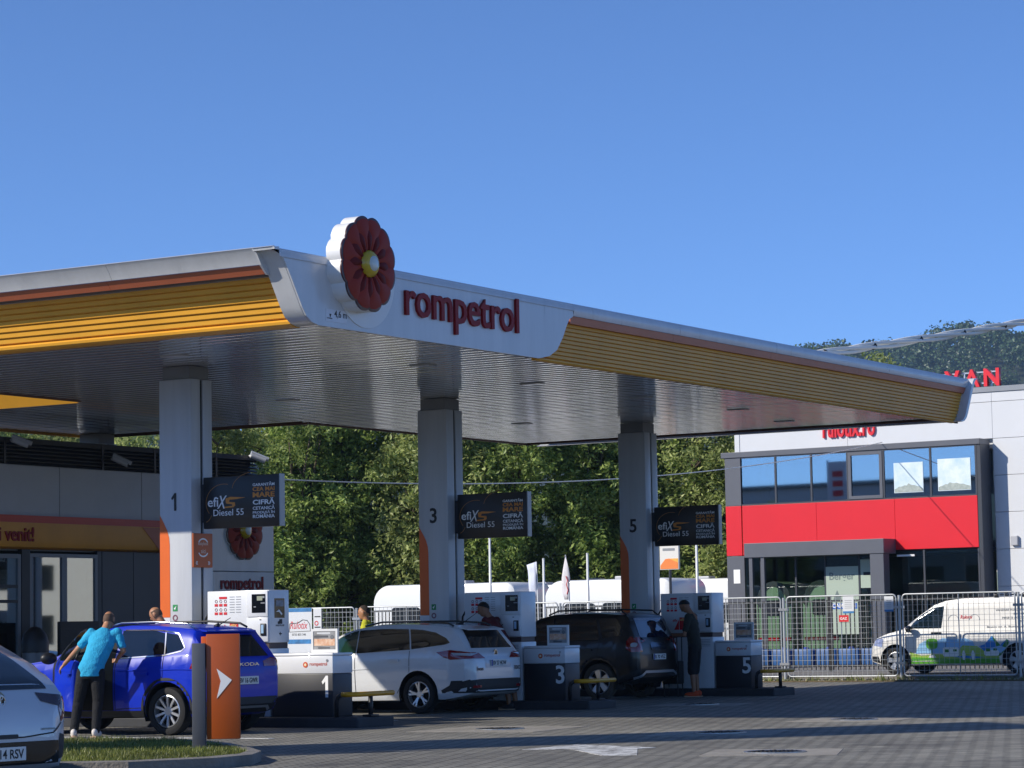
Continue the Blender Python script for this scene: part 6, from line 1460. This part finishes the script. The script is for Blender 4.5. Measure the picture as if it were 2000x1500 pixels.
def person(label, loc, rz, J, shirt, trouser, shoe, skin=SKIN, hair=None, shorts=False, headdir=(1, 0, -.1), long_sleeve=False, hairlow=False, belly=0., hand_grip=True, collar=None):
    t = thing('person', label, 'person', loc, rz)
    g = lambda k: Vector(J[k]); Lf = Vector((0, 1, 0)); side = (g('shL')-g('shR')).normalized()
    neck, head = g('neck'), g('head'); hd = Vector(headdir).normalized(); hs = (side-hd*side.dot(hd)).normalized(); hu = hd.cross(hs)
    rotm = Matrix((hd, hs, hu)).transposed()
    a = MB()
    # head: skull, jaw, nose, ears, neck
    a.ell(head, (.098, .076, .112), 18, 14, rot=rotm); a.ell(head+hd*.028-hu*.058, (.066, .055, .066), 14, 10, rot=rotm)
    a.ell(head+hd*.10-hu*.012, (.018, .013, .024), 8, 6, rot=rotm); a.ell(head+hd*.088-hu*.062, (.014, .028, .009), 8, 6, rot=rotm); a.ell(head+hd*.082+hu*.022, (.012, .05, .012), 8, 6, rot=rotm)
    for s_ in (1, -1): a.ell(head+hs*.078*s_-hu*.008-hd*.005, (.022, .010, .032), 8, 6, rot=rotm)
    limb(a, [neck-(head-neck)*.6, neck, head-hu*.045-hd*.012], [.066, .06, .056], 3)
    pel, chest = g('pelvis'), g('chest')
    torso(a, [pel-Vector((0, 0, .06)), pel, lerp(pel, chest, .5), chest, lerp(chest, neck, .6), neck], [(.13, .09), (.15, .10), (.13, .095), (.155, .105), (.11, .08), (.055, .05)], side)
    for s_ in ('L', 'R'):
        sh, el, wr = g('sh'+s_), g('el'+s_), g('wr'+s_)
        limb(a, [lerp(chest, sh, .55), sh, el, wr], [.055, .052, .041, .029])
        fd = (wr-el).normalized(); pn = side if abs(fd.dot(side)) < .8 else Vector((0, 0, 1)); pn = (pn-fd*pn.dot(fd)).normalized(); ps = fd.cross(pn)
        sg = 1 if s_ == 'L' else -1
        a.ell(wr+fd*.055, (.05, .038, .020), 10, 8, rot=Matrix((fd, ps, pn)).transposed())
        for k, (ln, off) in enumerate(((.068, -.028), (.078, -.010), (.074, .009), (.058, .027))):
            b0 = wr+fd*.085+ps*off; curl = -pn*sg if hand_grip else -pn*sg*.4
            a.tube([b0, b0+fd*ln*.45+curl*.008, b0+fd*ln*.75+curl*.03, b0+fd*ln*.85+curl*.055], [.0095, .009, .0085, .007], 6)
        b0 = wr+fd*.03-ps*.03; a.tube([b0, b0+fd*.03-ps*.025, b0+fd*.062-ps*.032-pn*sg*.02], [.012, .0105, .008], 6)
        hp, kn, an = g('hip'+s_), g('kn'+s_), g('an'+s_)
        limb(a, [hp, kn, lerp(kn, an, .35), an], [.082, .056, .056, .038])
        to = g('to'+s_); a.ell(lerp(an, to, .5)-Vector((0, 0, .03)), (.11, .04, .035), 12, 8, rot=Matrix.Rotation(math.atan2((to-an).y, (to-an).x), 3, 'Z'))
    body = remesh(a, 'body', skin, t, .0105, smooth_it=2)
    # eyes
    for s_ in (1, -1):
        e = MB(); e.ell(head+hd*.083+hs*.031*s_+hu*.006, (.012, .014, .009), 8, 6, rot=rotm); e.build('eye', mat('eye_dark', '1c1614', .2), body, smooth=True)
    # shirt
    a = MB(); torso(a, [pel-Vector((0, 0, .10)), pel, lerp(pel, chest, .35), lerp(pel, chest, .75), chest, lerp(chest, neck, .45), lerp(chest, neck, .8), neck],
        [(.178, .128+belly), (.174, .13+belly), (.162, .126+belly), (.172, .128), (.182, .128), (.165, .11), (.11, .085), (.07, .068)], side)
    for s_ in ('L', 'R'):
        sh, el, wr = g('sh'+s_), g('el'+s_), g('wr'+s_)
        if long_sleeve: limb(a, [lerp(chest, sh, .5), sh, el, lerp(el, wr, .92)], [.075, .072, .056, .042])
        else: limb(a, [lerp(chest, sh, .5), sh, lerp(sh, el, .72)], [.07, .067, .06])
    remesh(a, 'shirt', shirt, body, .011, .010)
    if collar:
        a = MB(); a.tube([neck+Vector((.058*math.cos(u*.7), .058*math.sin(u*.7), -.015+.02*math.cos(u*.7))) for u in range(10)], .016, 6); a.build('collar', collar, body, smooth=True)
    # trousers or shorts
    a = MB(); torso(a, [pel-Vector((0, 0, .13)), pel-Vector((0, 0, .05)), pel+Vector((0, 0, .06))], [(.165, .115), (.17, .125+belly*.5), (.158, .118+belly*.6)], Lf)
    for s_ in ('L', 'R'):
        hp, kn, an = g('hip'+s_), g('kn'+s_), g('an'+s_)
        if shorts: limb(a, [hp, lerp(hp, kn, .55), lerp(hp, kn, 1.08)], [.105, .098, .092])
        else: limb(a, [hp, lerp(hp, kn, .5), kn, lerp(kn, an, .4), lerp(kn, an, .98)], [.105, .092, .074, .07, .06])
    remesh(a, 'shorts' if shorts else 'trousers', trouser, body, .011, .006)
    for s_ in ('L', 'R'):
        an, to = g('an'+s_), g('to'+s_); d = (to-an); yaw_ = math.atan2(d.y, d.x); r3 = Matrix.Rotation(yaw_, 3, 'Z'); c_ = Vector((an.x, an.y, 0))
        a = MB(); a.ell(c_+r3 @ Vector((.05, 0, .05)), (.145, .05, .05), 14, 10, rot=r3); a.ell(c_+r3 @ Vector((-.03, 0, .075)), (.065, .046, .055), 12, 8, rot=r3)
        so = remesh(a, 'shoe', shoe, body, .010)
        a = MB(); a.bbox(-.10, .19, -.045, .045, .0, .022, .012); s2 = a.mesh('sole', mat('sole_rubber', 'c9a98a', .7)); s2.transform(Matrix.Translation(c_) @ r3.to_4x4()); obj('sole', s2, body)
    if hair:
        a = MB(); hc = head+hu*.018-hd*.014
        a.ell(hc, (.102, .083, .106), 18, 14, rot=rotm); me = a.mesh('hair', hair, smooth=True); bm = bmesh.new(); bm.from_mesh(me)
        bmesh.ops.bisect_plane(bm, geom=bm.verts[:]+bm.edges[:]+bm.faces[:], plane_co=head+hu*(.035 if not hairlow else .015)-hd*.03, plane_no=(hd*.75-hu*.66), clear_outer=True)
        for v in bm.verts: v.co += (v.co-hc).normalized()*(.006+.010*noise.noise(v.co*45)+.008*noise.noise(v.co*18))
        bm.to_mesh(me); bm.free(); obj('hair', me, body)
    else:
        a = MB(); a.ell(head, (.1005, .0785, .1145), 18, 14, rot=rotm); me = a.mesh('hair_fringe', mat('grey_stubble', '6e5646', .9, var=.3, vscale=40), smooth=True); bm = bmesh.new(); bm.from_mesh(me)
        for co_, no_ in ((head+hu*.05-hd*.03, hu-hd*.15), (head+hd*.03, hd), (head-hu*.065, -hu)): bmesh.ops.bisect_plane(bm, geom=bm.verts[:]+bm.edges[:]+bm.faces[:], plane_co=co_, plane_no=no_, clear_outer=True)
        bm.to_mesh(me); bm.free(); obj('hair_fringe', me, body)
    return t
def stand(h=1.0, lean=(0, 0), hip_dx=0., hip_dy=0., feet=.14, arms=None, headoff=(.05, 0)):
    """basic standing joints, scaled by h; lean = (forward, left) shift of the shoulders"""
    lx, ly = lean; p = Vector((hip_dx, hip_dy, .93)); c = Vector((hip_dx+lx*.75, hip_dy+ly*.75, 1.30)); nk = Vector((hip_dx+lx, hip_dy+ly, 1.475))
    J = dict(pelvis=p, chest=c, neck=nk, head=nk+Vector((headoff[0], headoff[1], .13)))
    for s_, sg in (('L', 1), ('R', -1)):
        J['sh'+s_] = Vector((hip_dx+lx*.92, hip_dy+ly*.92+sg*.18, 1.425)); J['hip'+s_] = p+Vector((0, sg*.092, -.05)); J['kn'+s_] = Vector((hip_dx*.5+.03, hip_dy*.5+sg*(feet*.9), .49)); J['an'+s_] = Vector((0, sg*feet, .085)); J['to'+s_] = Vector((.18, sg*(feet+.03), .03))
        J['el'+s_] = J['sh'+s_]+Vector((.02, sg*.06, -.28)); J['wr'+s_] = J['el'+s_]+Vector((.12, -sg*.0, -.22))
    for k, v in (arms or {}).items(): J[k] = Vector(v)
    return {k: v*h for k, v in J.items()}
# the man in the turquoise shirt at the open door
person('man in a turquoise shirt and black jeans leaning into the open blue car', (28.13, 23.93, 0), R(29), stand(1.0, (.20, -.17), .02, -.08, .15,
    dict(elL=(.22, .14, 1.20), wrL=(.30, .34, 1.0), elR=(.18, -.50, 1.17), wrR=(.36, -.40, 1.08)), (.09, -.03)),
    cloth('turquoise_shirt', '2fb4e0'), cloth('black_jeans', '17181c'), mat('white_trainer', 'd8d0c8', .6), headdir=(.9, -.25, -.45), belly=.01)
# bald man at the first pump behind the blue car
person('bald man in a pale shirt bending at the first pump behind the blue car', (31.15, 24.80, 0), R(105), stand(1.05, (.16, 0), 0, 0, .13, dict(elR=(.3, -.25, 1.15), wrR=(.5, -.2, 1.05)), (.10, 0)),
    cloth('pale_shirt', 'b9bfd6'), cloth('grey_trousers', '3a3c42'), mat('brown_shoe', '3c2a1e', .5), headdir=(.8, 0, -.6))
# man with a yellow collar behind the estate car
person('short haired man with a yellow collar behind the white estate car', (38.92, 26.62, .0), R(118), stand(1.065, (.02, 0), 0, 0, .12), cloth('yellow_shirt', 'c8c832'), cloth('navy_trousers', '1f2430'), mat('brown_shoe', '3c2a1e', .5), SKIN, mat('grey_brown_hair', '3d342c', .8, var=.3, vscale=30), headdir=(.97, -.1, -.2), collar=cloth('yellow_shirt', 'c8c832'))
# boy in a dark red shirt filling the estate car
person('dark haired young man in a dark red shirt fuelling the white estate car', (39.02, 23.72, .0), R(92), stand(1.07, (.34, .0), .06, 0, .11, dict(elR=(.42, -.16, 1.12), wrR=(.62, -.05, 1.0), elL=(.46, .20, 1.14), wrL=(.66, .10, 1.02)), (.10, .02)),
    cloth('dark_red_shirt', '5a1018'), cloth('dark_shorts', '1a1c22'), mat('dark_shoe', '222226', .6), SKIND, mat('black_hair', '0d0b0b', .6, var=.4, vscale=40), shorts=True, headdir=(.75, .35, -.55), hairlow=True)
# man in olive t-shirt and shorts behind the off-roader
person('man in an olive t-shirt, black shorts and orange shoes looking down at his hands', (45.98, 23.80, .0), R(100), stand(1.09, (.06, 0), 0, 0, .10, dict(elR=(.10, -.22, 1.10), wrR=(.34, -.10, 1.10), elL=(.12, .22, 1.10), wrL=(.36, .10, 1.10)), (.11, .0)),
    cloth('olive_shirt', '2c2e28'), cloth('black_shorts', '14151a'), mat('orange_shoe', 'd04a1c', .6), SKIND, mat('black_hair', '0d0b0b', .6), shorts=True, headdir=(.62, .1, -.78), hairlow=True)
# dark service stand beside him
t = thing('service_stand', 'slim black stand with a flat tray between the off-roader and the man', 'stand', (46.12, 24.36, 0))
a = MB(); a.bbox(-.16, .16, -.22, .22, 1.16, 1.19, .01); a.build('tray', BLACKPL, t)
for u in (-.1, .1):
    for v in (-.15, .15):
        a = MB(); a.tube([(u, v, 0), (u, v, 1.159)], .012, 6); a.build('leg', BLACKPL, t)
a = MB(); a.bbox(-.13, .13, -.18, .18, .25, .7, .03); a.build('bucket', BLACKPL, t)
# ================================================================== AROUND AND BEHIND THE CAMERA (seen in the glass and the soffit)
def hall(name, label, x0, x1, y0, y1, h, face, wallm, n):
    t = thing(name, label, 'building'); a = MB(); a.box(x0, x1, y0, y1, -.05, h); a.build('wall', wallm, t)
    a = MB(); a.box(x0-.3, x1+.3, y0-.3, y1+.3, h+.001, h+.35); a.build('roof', DARKGREY, t)
    for k in range(n):
        for z0, z1 in ((1.0, 2.6), (4.0, 5.4)):
            if z1 > h-.4: continue
            a = MB()
            if face == '+X': w_ = (y1-y0)/n; a.box(x1+.002, x1+.05, y0+k*w_+w_*.2, y0+k*w_+w_*.8, z0, z1)
            else: w_ = (x1-x0)/n; a.box(x0+k*w_+w_*.2, x0+k*w_+w_*.8, y1+.002, y1+.05, z0, z1)
            a.build('window', CARGLASS, t)
hall('warehouse', 'long white warehouse across the street behind the viewer', -42, -24, 58, 112, 11.6, '+X', WP, 12)
hall('reflection_block', 'cream block added out of view for a pale reflection in the shop windows', 95, 190, -48, -32, 11, '+Y', mat('cream_render', 'd8d2c4', .7, var=.08), 9)  # unseen block, added so the shop panes reflect something pale
for k, (x_, y_, h_) in enumerate(((31.5, 60.6, 9.8), (30.0, 50.2, 9.0))):
    t = thing('advertising_flag', ['tall white advertising flag with a red print left of the viewer', 'second white advertising flag with a red print left of the viewer'][k], 'flag', (x_, y_, 0))
    a = MB(); a.tube([(0, 0, 0), (0, 0, h_)], [.06, .04], 8); a.build('pole', PW_, t, smooth=True)
    a = MB(); a.loft([[(.03*math.sin(u*4), -1.1*v-.05, h_-.1-2.9*u) for v in (0, .5, 1)] for u in (0, .25, .5, .75, 1)], 0, cap=False, closed=False); f_ = a.build('cloth', mat('flag_white', 'd4daea', .8), t, smooth=True)
    for q in range(4):
        a = MB(); a.box(.05, .06, -.9, -.3, h_-.9-q*.5, h_-.6-q*.5); a.build('print_bar', REDINK, f_)
for k, (x_, y_, s_) in enumerate(((12, 74, .95), (-4, 55, 1.2))):
    o = copy_tree(protos[3 if k % 2 else 2], None, f'street tree outside the left picture edge, number {("one", "two", "three", "four")[k]} from the forecourt', (x_, y_, 0), k*1.3); o.scale = (s_, s_, s_); o['group'] = 'street trees outside the picture'
# thin summer haze between here and the hill
hz = MB(); hz.box(-1210, 3010, -1610, 2610, -3, 215); hzo = hz.build('haze', None, label='thin blue summer haze in front of the distant hill', cat='haze', kind='stuff')
hm_ = bpy.data.materials.new('haze_air'); hm_.use_nodes = True; n = hm_.node_tree.nodes; n.remove(n['Principled BSDF']); pv = n.new('ShaderNodeVolumePrincipled')
pv.inputs['Color'].default_value = (.50, .72, 1, 1); pv.inputs['Density'].default_value = .00016; pv.inputs['Anisotropy'].default_value = .2
hm_.node_tree.links.new(pv.outputs[0], n['Material Output'].inputs['Volume']); hzo.data.materials.clear(); hzo.data.materials.append(hm_)
bpy.data.scenes.remove(bench)
